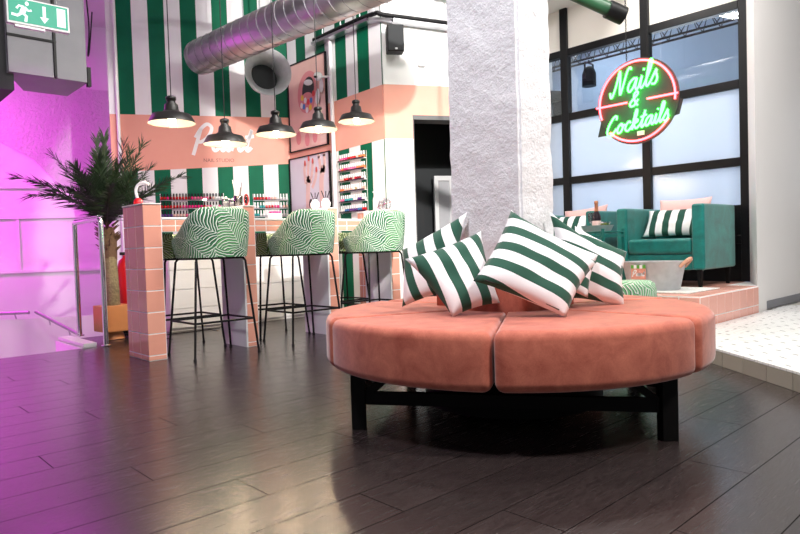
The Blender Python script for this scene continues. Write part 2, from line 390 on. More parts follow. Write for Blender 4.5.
# ---- wall A (behind the bar), wall B (posters), wall C (door)
CA = Vector((4.5, 6.80, 0)); AZ = math.radians(118)
UA = Vector((-math.sin(AZ), -math.cos(AZ), 0))        # from the corner to the left
CB = Vector((4.5, 5.0, 0)); UC = -UA                 # wall C goes right from corner B/C
LA = 2.07
mb = MB().box(0, LA, -.2, 0, -.0, CZ)                 # local x along wall; room is on the local +y side after rotation
rzA = math.atan2(UA.y, UA.x)
wa = mb.build('wall_back', 'stripe_a', loc=CA, rz=rzA); struct(wa)
# room side check: local +y must face the camera
if (wa.matrix_basis.to_3x3() @ Vector((0, 1, 0))).dot(CAM-CA) < 0: pass
mb = MB().box(0, 1.78, 0, .2, 0, CZ); wb = mb.build('wall_posters', 'stripe_b', loc=CA, rz=math.radians(-90)); struct(wb)
wb.name = 'wall_right'
LC = (5.75-4.5)/UC.x
t0 = (4.842-4.5)/UC.x-.08; t1 = t0+.9; DZ = 2.13     # doorway
mb = MB().box(-.001, t0, 0, .22, 0, CZ); mb.box(t1, LC, 0, .22, 0, CZ); mb.box(t0, t1, 0, .22, DZ, CZ)
wc = mb.build('wall_door', 'stripe_c', loc=CB, rz=math.atan2(UC.y, UC.x)); struct(wc); wc.name = 'wall_far'
rzC = math.atan2(UC.y, UC.x)
# doorway: dark passage behind
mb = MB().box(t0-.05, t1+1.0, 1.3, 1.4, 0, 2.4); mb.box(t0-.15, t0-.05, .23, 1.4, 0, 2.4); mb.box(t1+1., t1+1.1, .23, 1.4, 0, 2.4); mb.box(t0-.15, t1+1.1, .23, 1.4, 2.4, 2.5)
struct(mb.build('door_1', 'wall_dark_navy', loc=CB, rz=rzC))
mb = MB().box(t0, t1, .0, .23, DZ-.045, DZ-.001); mb.box(t0+.0005, t0+.012, .002, .22, 0, DZ-.046)
plain('door_grey', (.10, .10, .105), .5); struct(mb.build('trim_2', 'door_grey', loc=CB, rz=rzC))
pf = thing('door_panel', 'white framed narrow glazed panel inside the dark doorway', 'panel', CB, rzC)
a, c = t0+.60, t0+.84
mb = MB().box(a, a+.05, 1.15, 1.2, .1, 1.62).box(c-.04, c, 1.15, 1.2, .1, 1.62).box(a+.05, c-.04, 1.15, 1.2, 1.56, 1.62).box(a+.05, c-.04, 1.15, 1.2, 0.0, .16); mb.build('frame', 'white_plastic', pf)
MB().box(a+.05, c-.04, 1.17, 1.18, .16, 1.56).build('glass', 'curtain_grey', pf)
# ---- window wall at X = 6.35
XW = 6.35; SC = XW/5.75
def wz(z): return CAMH+(z-CAMH)*SC
YM = [3.63*SC, 2.774*SC, 1.925*SC]; ZB = [wz(2.662), wz(2.01), wz(1.362), wz(.71)]
YL, YR, ZTOP = 4.33, 1.90*SC, 3.9
win = struct(MB().box(XW, XW+.09, YL-.06, YL, .3, ZTOP).build('window_1', 'black_metal', bevel=.006))
for y in YM: MB().box(XW, XW+.09, y-.045, y+.045, .315, ZTOP).build('mullion', 'black_metal', win, bevel=.006)
ys = [YL-.06]+YM
spans = [(YM[0]+.045, YL-.06), (YM[1]+.045, YM[0]-.045), (YM[2]+.045, YM[1]-.045)]
for z in ZB:
    for y0, y1 in spans: MB().box(XW+.005, XW+.085, y0, y1, z-.04, z+.04).build('transom', 'black_metal', win, bevel=.005)
for y0, y1 in spans:
    MB().box(XW+.035, XW+.05, y0, y1, ZB[0]+.04, ZTOP).build('top_panel', 'wall_cream', win)
    MB().box(XW+.04, XW+.048, y0, y1, ZB[1]+.04, ZB[0]-.04).build('pane', 'clear_glass', win)
    MB().box(XW+.04, XW+.048, y0, y1, ZB[2]+.04, ZB[1]-.04).build('pane', 'frosted_glass', win)
    MB().box(XW+.04, XW+.048, y0, y1, ZB[3]+.04, ZB[2]-.04).build('pane', 'frosted_glass', win)
    MB().box(XW+.03, XW+.06, y0, y1, .3, ZB[3]-.04).build('bottom_panel', 'black_metal', win)
MB().box(XW+.02, XW+.03, YR+.02, 2.5, .32, wz(1.0)).build('side_panel', 'black_metal', win)
# right wall: splayed reveal, shallow pilaster, then wall along X
mb = MB().prism([(5.84, 1.872), (6.06, 1.872), (6.06, 1.885), (9.2, 1.885), (9.2, 2.096), (XW-.001, 2.096)], (0, 0, .0), (1, 0, 0), (0, 1, 0), (0, 0, CZ))
struct(mb.build('wall_side', 'wall_warm'))
struct(MB().box(6.065, 9.1, 1.872, 1.8845, .096, .165).build('baseboard_side', 'grey_metal'))
struct(MB().box(5.74, 6.62, 4.335, 4.5, 0, CZ).build('wall_return', 'wall_white'))
# ---- room beyond the glazing
struct(MB().box(9.0, 9.1, 1.9, 7, 0, CZ).build('wall_back_room', 'back_blue'))
struct(MB().box(6.46, 9.0, 2.1, 7, -.02, .0).build('floor_back_room', 'back_blue'))
struct(MB().box(6.46, 9.1, 6.9, 7, 0, CZ).build('wall_back_room_side', 'back_blue'))
struct(MB().bar((7.0, 3.6, 3.72), (8.9, 2.15, 3.72), .28, .2).build('trim_3', 'back_beam'))
tr = thing('lighting_truss', 'dark lattice lighting truss behind the upper panes of the black window', 'truss', (7.6, 3.9, 3.1))
def trp(y, dx, z): return (dx, y, z)
for dx, z in ((-.08, .0), (.08, .0), (0, .2)): MB().tube([(dx, -1.3, z), (dx, 1.6, z)], .014, 6).build('chord', 'black_metal', tr)
mb = MB()
for k in range(14):
    y = -1.3+.2*k; mb.tube([(-.08, y, 0), (0, y+.1, .2), (-.08, y+.2, 0)], .007, 5); mb.tube([(.08, y, 0), (0, y+.1, .2), (.08, y+.2, 0)], .007, 5)
mb.build('lattice', 'black_metal', tr)
for y in (-.9, 1.3): MB().tube([(0, y, .2), (0, y, .9)], .008, 6).build('hanger', 'black_metal', tr)
sl = thing('stage_spotlight', 'black stage spotlight clamped under the truss behind the upper window panes', 'spotlight', (7.6, 4.42, 3.1))
MB().lathe([(.05, -.14), (.09, -.14), (.09, .02), (.06, .1), (.03, .12)], 16, (0, 0, -.2)).build('housing', 'black_metal', sl, True)
mb = MB().bar((-.1, 0, -.22), (-.1, 0, -.04), .02, .012).bar((.1, 0, -.22), (.1, 0, -.04), .02, .012).bar((-.1, 0, -.04), (.1, 0, -.04), .02, .012).tube([(0, 0, -.04), (0, 0, .0)], .012, 6); mb.build('yoke', 'black_metal', sl)

# ---- raised mosaic platform (front right) with a kerb of grey tiles
ZM = .095
e1, e2 = Vector((3.828, 1.476, 0)), Vector((3.339, .897, 0)); ed = (e2-e1).normalized()
ea, eb = e1-ed*.50, e2+ed*1.6; en = Vector((-ed.y, ed.x, 0))
if en.dot(Vector((1, 0, 0))) < 0: en = -en
poly = [(ea.x, 1.852), (ea.x+en.x*.0, ea.y)] if False else None
pt = ea; tY = (1.852-e1.y)/(-ed.y); pt = e1-ed*tY
mb = MB().prism([(pt.x+en.x*.012, 1.852), (eb.x+en.x*.012, eb.y+en.y*.012), (9, eb.y), (9, 1.872), (5.85, 1.868), (4.66, 1.852)], (0, 0, 0), (1, 0, 0), (0, 1, 0), (0, 0, ZM-.012))
plat = struct(mb.build('floor_platform', 'grout_grey'))
TE = .2; k = 0
em = MB().box(.002, TE-.002, 0, .012, 0, ZM-.016).mesh('kerb_tile', 'tile_edge')
rzE = math.atan2(ed.y, ed.x)
Ltot = (eb-pt).length
for i in range(int(Ltot/TE)): inst('kerb_tile', em, tuple(pt+ed*TE*i+Vector((0, 0, .001))), plat, rzE)
# sheet tiles of the mosaic: laid along the kerb
import itertools
TS = .30
mm = MB().box(.0015, TS-.0015, .0015, TS-.0015, 0, .012).mesh('mosaic_tile', 'mosaic')
def clip_poly(poly, inside, isect):
    out = []
    for i in range(len(poly)):
        a, b = poly[i], poly[(i+1) % len(poly)]
        if inside(a):
            out.append(a)
            if not inside(b): out.append(isect(a, b))
        elif inside(b): out.append(isect(a, b))
    return out
for i in range(0, 16):
    for j in range(0, 13):
        cs = [pt+ed*(TS*(i+da)-1.5)+en*(TS*(j+db)) for da, db in ((0, 0), (1, 0), (1, 1), (0, 1))]
        P = [(c.x, c.y) for c in cs]
        lim = 1.850
        f = lambda q: q[1] <= lim
        def isx(a, b): t = (lim-a[1])/(b[1]-a[1]); return (a[0]+(b[0]-a[0])*t, lim)
        Q = clip_poly(P, f, isx)
        if len(Q) < 3 or max(q[0] for q in Q) > 8.9 or min(q[1] for q in Q) < eb.y: continue
        ar = abs(sum(Q[a][0]*Q[(a+1) % len(Q)][1]-Q[(a+1) % len(Q)][0]*Q[a][1] for a in range(len(Q))))/2
        if ar < .004: continue
        cx = sum(q[0] for q in Q)/len(Q); cy = sum(q[1] for q in Q)/len(Q)
        if len(Q) == 4 and ar > TS*TS*.999: inst('mosaic_tile', mm, (cs[0].x, cs[0].y, ZM-.012), plat, rzE)
        else:
            Q = [(q[0]-cx, q[1]-cy) for q in Q]; mb = MB().prism([(x*.99, y*.99) for x, y in Q], (0, 0, 0), (1, 0, 0), (0, 1, 0), (0, 0, .012)); mb.build('mosaic_tile', 'mosaic', plat, loc=(cx, cy, ZM-.012))
# ---- pink tiled step under the armchairs
ZS = .315; SX, SY = 4.635, 1.856
step = struct(MB().box(SX+.008, 5.835, SY+.008, 4.32, 0, ZS-.003).prism([(5.835, 1.8725), (XW-.002, 2.0985), (XW-.002, 4.32), (5.835, 4.32)], (0, 0, 0), (1, 0, 0), (0, 1, 0), (0, 0, ZS-.003)).build('floor_step', 'grout'))
TP = .152
def tiles(parent, o, ux, uy, un, w, h, tw, th, first_u=0, first_v=0, mat='tile_pink', th_k=.0025, name='tile', gap=.008):
    """tile a rectangle w x h: cuts at first_u + k*tw, first_v + k*th; each tile its own object"""
    o, ux, uy, un = map(Vector, (o, ux, uy, un))
    def cuts(L, f, s):
        c = [0.]; x = f if f > 1e-6 else s
        while x < L-.006: c.append(x); x += s
        return c+[L]
    U, V = cuts(w, first_u, tw), cuts(h, first_v, th); cache = {}
    M = Matrix((ux, uy, un)).transposed().to_4x4()
    for i in range(len(U)-1):
        for j in range(len(V)-1):
            a, b = U[i+1]-U[i], V[j+1]-V[j]; key = (round(a, 4), round(b, 4))
            if key not in cache:
                g = gap/2; c = .001; t = th_k
                vs = [(g, g, 0), (a-g, g, 0), (a-g, b-g, 0), (g, b-g, 0), (g, g, t-c), (a-g, g, t-c), (a-g, b-g, t-c), (g, b-g, t-c), (g+c, g+c, t), (a-g-c, g+c, t), (a-g-c, b-g-c, t), (g+c, b-g-c, t)]
                fs = [(0, 1, 5, 4), (1, 2, 6, 5), (2, 3, 7, 6), (3, 0, 4, 7), (4, 5, 9, 8), (5, 6, 10, 9), (6, 7, 11, 10), (7, 4, 8, 11), (8, 9, 10, 11)]
                cache[key] = MB().add(vs, fs).mesh(name, mat)
            ob = bpy.data.objects.new(name, cache[key]); COL.objects.link(ob); ob.parent = parent
            ob.matrix_local = Matrix.Translation(o+ux*U[i]+uy*V[j]) @ M
tiles(step, (SX+.008, SY+.008, 0), (1, 0, 0), (0, 0, 1), (0, -1, 0), 1.19, ZS-.008, TP, TP, 0, ZS-.008-2*TP+1e-4, 'tile_step')
tiles(step, (SX+.008, 4.3, 0), (0, -1, 0), (0, 0, 1), (-1, 0, 0), 4.3-SY-.008, ZS-.008, TP, TP, (4.3-SY-.008) % TP, ZS-.008-2*TP+1e-4, 'tile_step')
tiles(step, (SX+.008, SY+.008, ZS-.003), (1, 0, 0), (0, 1, 0), (0, 0, 1), 1.19, 4.3-SY-.008, TP, TP, 0, 0, 'tile_step')
tiles(step, (SX+.008+1.19, 2.13, ZS-.003), (1, 0, 0), (0, 1, 0), (0, 0, 1), XW-5.84, 2.17, TP, TP, .05, 0, 'tile_step')

# ---- structural column
def column():
    kx, ky, a, b = 2.292, 1.673, .254, .42
    bm = bmesh.new(); bmesh.ops.create_cube(bm, size=1)
    for v in bm.verts: v.co = Vector((kx+a/2+v.co.x*a, ky+b/2+v.co.y*b, CZ/2+v.co.z*CZ))
    bmesh.ops.bevel(bm, geom=[e for e in bm.edges if abs(e.verts[0].co.z-e.verts[1].co.z) > 1], offset=.012, segments=2, affect='EDGES')
    bmesh.ops.bisect_plane
    n = 150
    for i in range(1, n):
        z = CZ*i/n
        bmesh.ops.bisect_plane(bm, geom=bm.verts[:]+bm.edges[:]+bm.faces[:], plane_co=(0, 0, z), plane_no=(0, 0, 1))
    for i in range(1, 16):
        bmesh.ops.bisect_plane(bm, geom=bm.verts[:]+bm.edges[:]+bm.faces[:], plane_co=(0, ky+b*i/16, 0), plane_no=(0, 1, 0))
        if i < 11: bmesh.ops.bisect_plane(bm, geom=bm.verts[:]+bm.edges[:]+bm.faces[:], plane_co=(kx+a*i/11, 0, 0), plane_no=(1, 0, 0))
    c = Vector((kx+a/2, ky+b/2, 0))
    for v in bm.verts:
        d = (v.co-c); d.z = 0
        k = noise.fractal(v.co*9, 1, 2, 4)*.006+noise.noise(v.co*2.5)*.004
        v.co += d.normalized()*k
    me = bpy.data.meshes.new('wall_column'); bm.to_mesh(me); bm.free(); me.materials.append(MAT['column_plaster'])
    o = bpy.data.objects.new('wall_column', me); COL.objects.link(o); finish(o, None, True); return struct(o)
column()

# ---- stairwell on the left, washed by magenta light
fa = at(60, 200, 9.0); US = UC                        # frontal wall beyond the stairs
p0 = Vector((fa.x, fa.y, 0)); rzS = rzC
mb = MB().box(-4.5, 2.2, 0, .2, -3, CZ); struct(mb.build('wall_left', 'wall_white', loc=p0, rz=rzS))
inv = Matrix.Rotation(-rzS, 3, 'Z')
def onS(x, y, off=0):                                 # local coordinates on the stair wall
    nrm = Vector((-US.y, US.x, 0)); r = ray(x, y); t = (p0-nrm*off-CAM).dot(nrm)/r.dot(nrm); q = CAM+r*t
    l = inv @ (q-p0); return l.x, l.z
# rough plaster skim above a sloping edge, ledge, panel rails
pl = [onS(-40, 140), onS(0, 142), onS(34, 160), onS(60, 186), onS(118, 190), onS(118, 92), onS(-40, 80)]
struct(MB().prism(pl, (0, 0, 0), (1, 0, 0), (0, 0, 1), (0, -.03, 0)).build('wall_left_plaster', 'rough_plaster', loc=p0, rz=rzS))
x0, z0 = onS(-40, 187.5); x1, z1 = onS(40, 188.5); struct(MB().box(x0, x1, -.05, 0, z0-.02, z0+.03).build('trim_4', 'wall_white', loc=p0, rz=rzS))
x0, z0 = onS(-40, 217); x1, z1 = onS(118, 217)
struct(MB().box(x0, x1, -.04, 0, z0-.04, z0).build('trim_5', 'wall_white', loc=p0, rz=rzS))
xa, za = onS(22, 270); mb = MB().box(xa-.04, xa, -.03, 0, za, z0-.04); xb, _ = onS(-40, 272); mb.box(xb, x1, -.04, 0, za-.04, za); struct(mb.build('trim_6', 'wall_white', loc=p0, rz=rzS))
# lower parapet of the stairs and side wall under the floor edge
struct(MB().box(1.60, 1.719, 5.54, 6.27, -3, -.003).build('wall_stair_side', 'wall_white'))
struct(MB().box(-3, 1.72, 5.44, 5.539, -3, -.061).build('wall_stair_front', 'wall_white'))
pp = at(40, 330, 7.6); mb = MB().box(-3.5, 1.0, 0, .03, -3, .03); struct(mb.build('wall_stair_parapet', 'wall_white', loc=(pp.x, pp.y, 0), rz=rzS))
struct(MB().box(-3, 1.7, 5.54, 9.4, -3.1, -3).build('floor_stair', 'wall_white'))
struct(MB().box(1.62, 1.725, 5.55, 6.265, .0, .03).build('trim_7', 'white_plastic', bevel=.004))
struct(MB().box(-3, -2.9, 5, 11, -3, CZ).build('wall_stair_left', 'wall_white'))
# end of the back wall: narrow return and dropped soffit over the stairs
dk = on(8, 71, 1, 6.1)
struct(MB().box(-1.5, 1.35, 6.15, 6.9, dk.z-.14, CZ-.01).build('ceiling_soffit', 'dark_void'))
# ================================================================== OBJECTS
# ---- round ottoman around the column
OC = Vector((2.36, 1.80, 0)); OR = .845; ZB0, ZT0 = .232, .445
ot = thing('round_ottoman', 'round salmon velvet ottoman on black wooden legs around the white column', 'ottoman', OC)
def sector(r0, r1, a0, a1, z0, z1, gap=.004, R_=.036):
    """quarter-like seat cushion with soft rounded edges all round"""
    def prof(e):
        rr = max(R_-e, .003); A, B, Z0, Z1 = r0+e, r1-e, z0+e, z1-e; out = []
        for cx, cz, t0_ in ((B-rr, Z0+rr, -90), (B-rr, Z1-rr, 0), (A+rr, Z1-rr, 90), (A+rr, Z0+rr, 180)):
            for k in range(6): t_ = math.radians(t0_+18*k); out.append((cx+rr*math.cos(t_), cz+rr*math.sin(t_)))
        return out
    ss = [R_*(1-math.cos(math.radians(q))) for q in (0, 15, 30, 45, 60, 75, 90)]
    ends = [(x, R_-math.sqrt(max(0, R_*R_-(R_-x)**2))) for x in ss]
    L_ = (a1-a0)*r1-2*gap; pos = ends+[(R_+(L_-2*R_)*k/16, 0) for k in range(1, 16)]+[(L_-x, e) for x, e in ends[::-1]]
    mbx = MB(); vs = []; M = 24
    for x, e in pos:
        ang = a0+(gap+x)/r1
        vs += [(r*math.cos(ang), r*math.sin(ang), z) for r, z in prof(e)]
    n = len(pos); fs = [(i*M+k, i*M+(k+1) % M, (i+1)*M+(k+1) % M, (i+1)*M+k) for i in range(n-1) for k in range(M)]
    fs += [tuple(range(M))[::-1], tuple(range((n-1)*M, n*M))]
    return mbx.add(vs, fs)
SEAMS = [213, 270, 331, 393, 453, 516, 573]
for k in range(6):
    a, a2 = math.radians(SEAMS[k]), math.radians(SEAMS[k+1])
    o = sector(.20, OR, a, a2, ZB0, ZT0).build('seat_cushion', 'velvet_salmon', ot, 'all')
mb = MB()
kx, ky, ka, kb = 2.292-OC.x, 1.673-OC.y, .254, .42
x0, x1, y0, y1 = kx-.055, kx+ka+.055, ky-.055, ky+kb+.055
mb.prism([(x0, y0), (x1, y0), (x1, y1), (x0, y1)], (0, 0, .40), (1, 0, 0), (0, 1, 0), (0, 0, .19)); 
hx0, hx1, hy0, hy1 = kx-.012, kx+ka+.012, ky-.012, ky+kb+.012
mb = MB()
for (xa, xb, ya, yb) in ((x0, hx0, y0, y1), (hx1, x1, y0, y1), (hx0, hx1, y0, hy0), (hx0, hx1, hy1, y1)): mb.box(xa, xb, ya, yb, .42, .60)
mb.build('backrest', 'velvet_salmon', ot)
legs = [163, 264, 343, 84]; LR = .765
LP = [Vector((LR*math.cos(math.radians(a)), LR*math.sin(math.radians(a)), 0)) for a in legs]
for p, a in zip(LP, legs):
    r = math.radians(a-43.); ux = Vector((math.cos(math.radians(-43)), math.sin(math.radians(-43)), 0)); uy = Vector((-ux.y, ux.x, 0))
    MB().obox(p+Vector((0, 0, ZB0/2+.006)), ux*.029, uy*.029, Vector((0, 0, ZB0/2+.006))).build('leg', 'black_wood', ot, bevel=.003)
for i in range(4):
    a, b = LP[i], LP[(i+1) % 4]; u = (b-a).normalized()
    MB().bar(a+u*.03+Vector((0, 0, .125)), b-u*.03+Vector((0, 0, .125)), .03, .05).build('stretcher', 'black_wood', ot)
    MB().bar(a+u*.03+Vector((0, 0, .14)), a+u*.16+Vector((0, 0, ZB0+.005)), .028, .028).build('brace', 'black_wood', ot)
    MB().bar(b-u*.03+Vector((0, 0, .14)), b-u*.16+Vector((0, 0, ZB0+.005)), .028, .028).build('brace', 'black_wood', ot)
    c = (a+b)/2; MB().bar(a*.95+Vector((0, 0, ZB0-.02)), a*.36+Vector((0, 0, ZB0-.02)), .04, .045).build('rail', 'black_wood', ot)
MB().lathe([(.40, .03), (.40, ZB0+.01)], 32).build('plinth', 'black_wood', ot, True)

# ---- striped cushions on the ottoman
def pillow(name, label, c, mat, T=.06, flip=False, cat='cushion', group=None, zipper=False, size=None):
    """c = TL, TR, BR, BL corners in the room"""
    TL, TR, BR, BL = [Vector(q) for q in c]
    cen = (TL+TR+BR+BL)/4; ux = ((TR+BR)-(TL+BL))/4; uy = ((TL+TR)-(BL+BR))/4
    nz = ux.cross(uy).normalized()
    if nz.dot(CAM-cen) < 0: nz = -nz
    hx, hy = ux.length, uy.length
    if size: hx = hy = size/2
    X = ux.normalized(); Y = (uy-X*uy.dot(X)).normalized(); Z = X.cross(Y)
    # corners in the local frame, keeping the soft skew of the cushion
    loc = lambda P: Vector(((P-cen).dot(X), (P-cen).dot(Y), (P-cen).dot(Z)))
    tl, tr, br, bl = map(loc, (TL, TR, BR, BL))
    N = 22; vs = []; fs = []
    for side in (1, -1):
        for i in range(N+1):
            for j in range(N+1):
                u, v = -1+2*i/N, -1+2*j/N
                pu = u*(1-.07*(1-abs(u)**3)*0-.075*(1-v*v)*abs(u)**2); pv = v*(1-.075*(1-u*u)*abs(v)**2)
                s_, t_ = (pu+1)/2, (pv+1)/2
                P = (bl*(1-s_)+br*s_)*(1-t_)+(tl*(1-s_)+tr*s_)*t_
                h = T*max(0, (1-abs(u)**3.2))**.62*max(0, (1-abs(v)**3.2))**.62
                h += .006*noise.noise(Vector((u*2.3+cen.x*9, v*2.3, cen.y*7)))*(1-u*u)*(1-v*v)*2
                vs.append((P.x, P.y, P.z+side*h))
    K = (N+1)**2
    for sd in (0, 1):
        for i in range(N):
            for j in range(N):
                q = (i*(N+1)+j, (i+1)*(N+1)+j, (i+1)*(N+1)+j+1, i*(N+1)+j+1); q = tuple(sd*K+x for x in q); fs.append(q if sd == 0 else q[::-1])
    bm = bmesh.new(); bv = [bm.verts.new(v) for v in vs]
    for f in fs: bm.faces.new([bv[i] for i in f])
    bmesh.ops.remove_doubles(bm, verts=bm.verts, dist=.0008); bmesh.ops.recalc_face_normals(bm, faces=bm.faces)
    me = bpy.data.meshes.new(name); bm.to_mesh(me); bm.free(); me.materials.append(MAT[mat])
    o = bpy.data.objects.new(name, me); COL.objects.link(o); finish(o, None, 'all')
    o.matrix_world = Matrix.Translation(cen) @ Matrix((X, Y, Z)).transposed().to_4x4()
    tag(o, label, cat, group)
    if zipper:
        zp = []
        for k in range(15):
            u = -.8+1.6*k/14; s_ = (u+1)/2; t_ = (1-(1-.075*(1-u*u)))/2; P = (bl*(1-s_)+br*s_)*(1-t_)+(tl*(1-s_)+tr*s_)*t_; zp.append(P+Vector((0, .010, .013)))
        MB().tube(zp, .0025, 6).build('zipper', 'black_paint', o, True)
    return o
def px(*q): return [at(*a) for a in q]
G1 = 'striped cushions on the ottoman'
pillow('cushion', 'striped cushion standing behind another on the ottoman side facing the doorway', px((402, 250, 3.06), (467, 212, 2.98), (452, 292, 2.86), (402, 307, 2.96)), 'stripe_side', .055)
pillow('cushion', 'striped cushion lying under the foremost cushion corner on the ottoman', px((405, 259, 2.70), (481, 231, 2.82), (500, 303, 2.66), (453, 317, 2.60)), 'stripe_side_b', .055)
pillow('cushion', 'foremost striped cushion with a zip along its lower edge leaning on the column', px((511, 210, 2.66), (597, 262, 2.62), (566, 318, 2.44), (473, 281, 2.46)), 'stripe_cushion', .058, zipper=True)
pillow('cushion', 'mostly hidden striped cushion squeezed behind the foremost one on the ottoman', px((535, 226, 2.76), (598, 255, 2.80), (588, 298, 2.74), (525, 275, 2.68)), 'stripe_cushion_b', .03)
pillow('cushion', 'striped cushion slumped beside the leafy pouf end of the ottoman', px((549, 211, 2.86), (622, 263, 2.94), (625, 308, 2.88), (566, 298, 2.82)), 'stripe_cushion_b', .055)
pillow('cushion', 'rearmost striped cushion peeking out with one corner on the ottoman near the tub', px((575, 226, 3.10), (627, 252, 3.08), (622, 292, 3.0), (570, 284, 3.02)), 'stripe_cushion', .045)

# ---- tiled bar counter
YF, YK = 4.403, 4.78; HP = 1.09
bar = thing('bar_counter', 'salmon tiled bar counter with four tall piers and white desk tops', 'counter', (1.70, YF, 0))
PX = [(0., .132), (.770, .868), (1.570, .108+1.570), (2.29, 2.395)]
for i, (a, b) in enumerate(PX):
    p = MB().box(a+.008*(i == 0), b, 0, YK-YF, 0, HP-.004).build('pier', 'grout', bar)
    tiles(p, (a, 0, 0), (1, 0, 0), (0, 0, 1), (0, -1, 0), b-a, HP-.004, b-a+.01, .15, 0, HP-.004-7*.15)
    if i == 0:
        tiles(p, (a+.008, YK-YF, 0), (0, -1, 0), (0, 0, 1), (-1, 0, 0), YK-YF, HP-.004, .15, .15, (YK-YF) % .15, HP-.004-7*.15)
    else:
        MB().box(a-.008, a-.0005, .004, YK-YF, 0, HP-.11).build('side_panel', 'white_gloss', bar)
    MB().box(a, b, -.008, YK-YF, HP-.004, HP+.004).build('cap', 'grout', bar, bevel=.002)
for i in range(3):
    a, b = PX[i][1]+.001, PX[i+1][0]-.009
    ap = MB().box(a, b, .002, .03, .893, .982).build('apron', 'grout', bar)
    tiles(ap, (a, .002, .893), (1, 0, 0), (0, 0, 1), (0, -1, 0), b-a, .089, .158, .048, .1, 0.045)
    MB().box(a, b, -.004, YK-YF, .983, .997).build('desk_top', 'white_gloss', bar, bevel=.002)
# raised tiled return against the poster wall
ret = thing('tiled_return_counter', 'raised salmon tiled counter end between the last pier and the poster wall', 'counter', (4.2, YK+.005, 0))
MB().box(.008, .295, 0, .36, 0, 1.10).build('core', 'grout', ret)
tiles(ret, (.008, .36, 0), (0, -1, 0), (0, 0, 1), (-1, 0, 0), .36, 1.10, .15, .15, .06, .05)
MB().box(-.004, .295, -.002, .362, 1.10, 1.112).build('top', 'white_gloss', ret)

# ---- white drawer cabinets behind the bar
def cabinet(x, w, label):
    c = thing('drawer_cabinet', label, 'cabinet', (x, 5.88, 0), group='white drawer cabinets behind the bar')
    MB().box(0, w-.004, .02, .45, 0, .78).build('carcass', 'white_plastic', c)
    for k in range(4):
        z0 = .03+k*.185; d = MB().box(.003, w-.007, 0, .019, z0, z0+.18).build('drawer', 'white_plastic', c, bevel=.002)
for i in range(3): cabinet(2.50+.62*i, .62, ['white four drawer cabinet behind the bar beside the tall tiled pier', 'white four drawer cabinet in the middle of the row behind the bar', 'white four drawer cabinet behind the bar nearest the poster wall'][i])

# ---- bar stools
def shell(W, D, hb, hf, t=.045, nz=7):
    """tub shell: open to +y; back at -y"""
    n = 44; a0, a1 = math.radians(-90-152), math.radians(-90+152)
    mbs = MB(); rows = []; L = 0; prev = None; us = []
    for i in range(n+1):
        a = a0+(a1-a0)*i/n; c_, s_ = math.cos(a), math.sin(a); e = .62
        x = math.copysign(abs(c_)**e, c_)*W; y = math.copysign(abs(s_)**e, s_)*D
        if prev: L += math.hypot(x-prev[0], y-prev[1])
        prev = (x, y); us.append(L)
        f = max(0, min(1, (1-(y/D))/2)); f = f*f*(3-2*f)
        k = abs(x)/W; h = hf+(hb-hf)*f**1.7*(1-.10*k**6)
        prof = []
        for j in range(nz+1): z = h*(j/nz); fl = .92+.10*math.sin(j/nz*1.7); prof.append((x*fl, y*fl, z))
        m = t
        nx, ny = x/W, y/D; q = math.hypot(nx, ny); ox, oy = (x/W/q)*m, (y/D/q)*m
        prof.append((x*1.0-ox*.5, y*1.0-oy*.5, h+.016))
        for j in range(nz, -1, -1): z = max(.03, h*(j/nz)); fl = .92+.10*math.sin(j/nz*1.7); prof.append((x*fl-ox, y*fl-oy, z))
        rows.append(prof)
    M = len(rows[0]); vs = [p for r in rows for p in r]; fs = []; uvs = []
    vv = [0]
    for j in range(1, M): vv.append(vv[-1]+(Vector(rows[n//2][j])-Vector(rows[n//2][j-1])).length)
    for i in range(n):
        for j in range(M-1):
            fs.append((i*M+j, (i+1)*M+j, (i+1)*M+j+1, i*M+j+1)); uvs.append([(us[i], vv[j]), (us[i+1], vv[j]), (us[i+1], vv[j+1]), (us[i], vv[j+1])])
    for i in (0, n): fs.append(tuple(range(i*M, i*M+M))); uvs.append([(us[i]+rows[i][j][1], rows[i][j][2]) for j in range(M)])
    mbs.add(vs, fs, 0, uvs); return mbs
def cushion_disc(W, D, z0, z1, y_off=0):
    n = 36; prof = [(.90, z0), (1, z0+.012), (1, z1-.03), (.94, z1-.008), (.8, z1), (.0, z1+.006)]
    vs = []; fs = []; uvs = []
    for s, z in prof:
        for k in range(n):
            a = 2*math.pi*k/n; c_, s_ = math.cos(a), math.sin(a)
            vs.append((math.copysign(abs(c_)**.65, c_)*W*s, math.copysign(abs(s_)**.65, s_)*D*s+y_off, z))
    for i in range(len(prof)-1):
        for k in range(n):
            q = (k+1) % n; f = (i*n+k, i*n+q, (i+1)*n+q, (i+1)*n+k); fs.append(f); uvs.append([(vs[x][0]*1.+.3, vs[x][1]+vs[x][2]) for x in f])
    fs.append(tuple(range(n))[::-1]); uvs.append([(vs[x][0], vs[x][1]) for x in range(n)][::-1])
    return MB().add(vs, fs, 0, uvs)
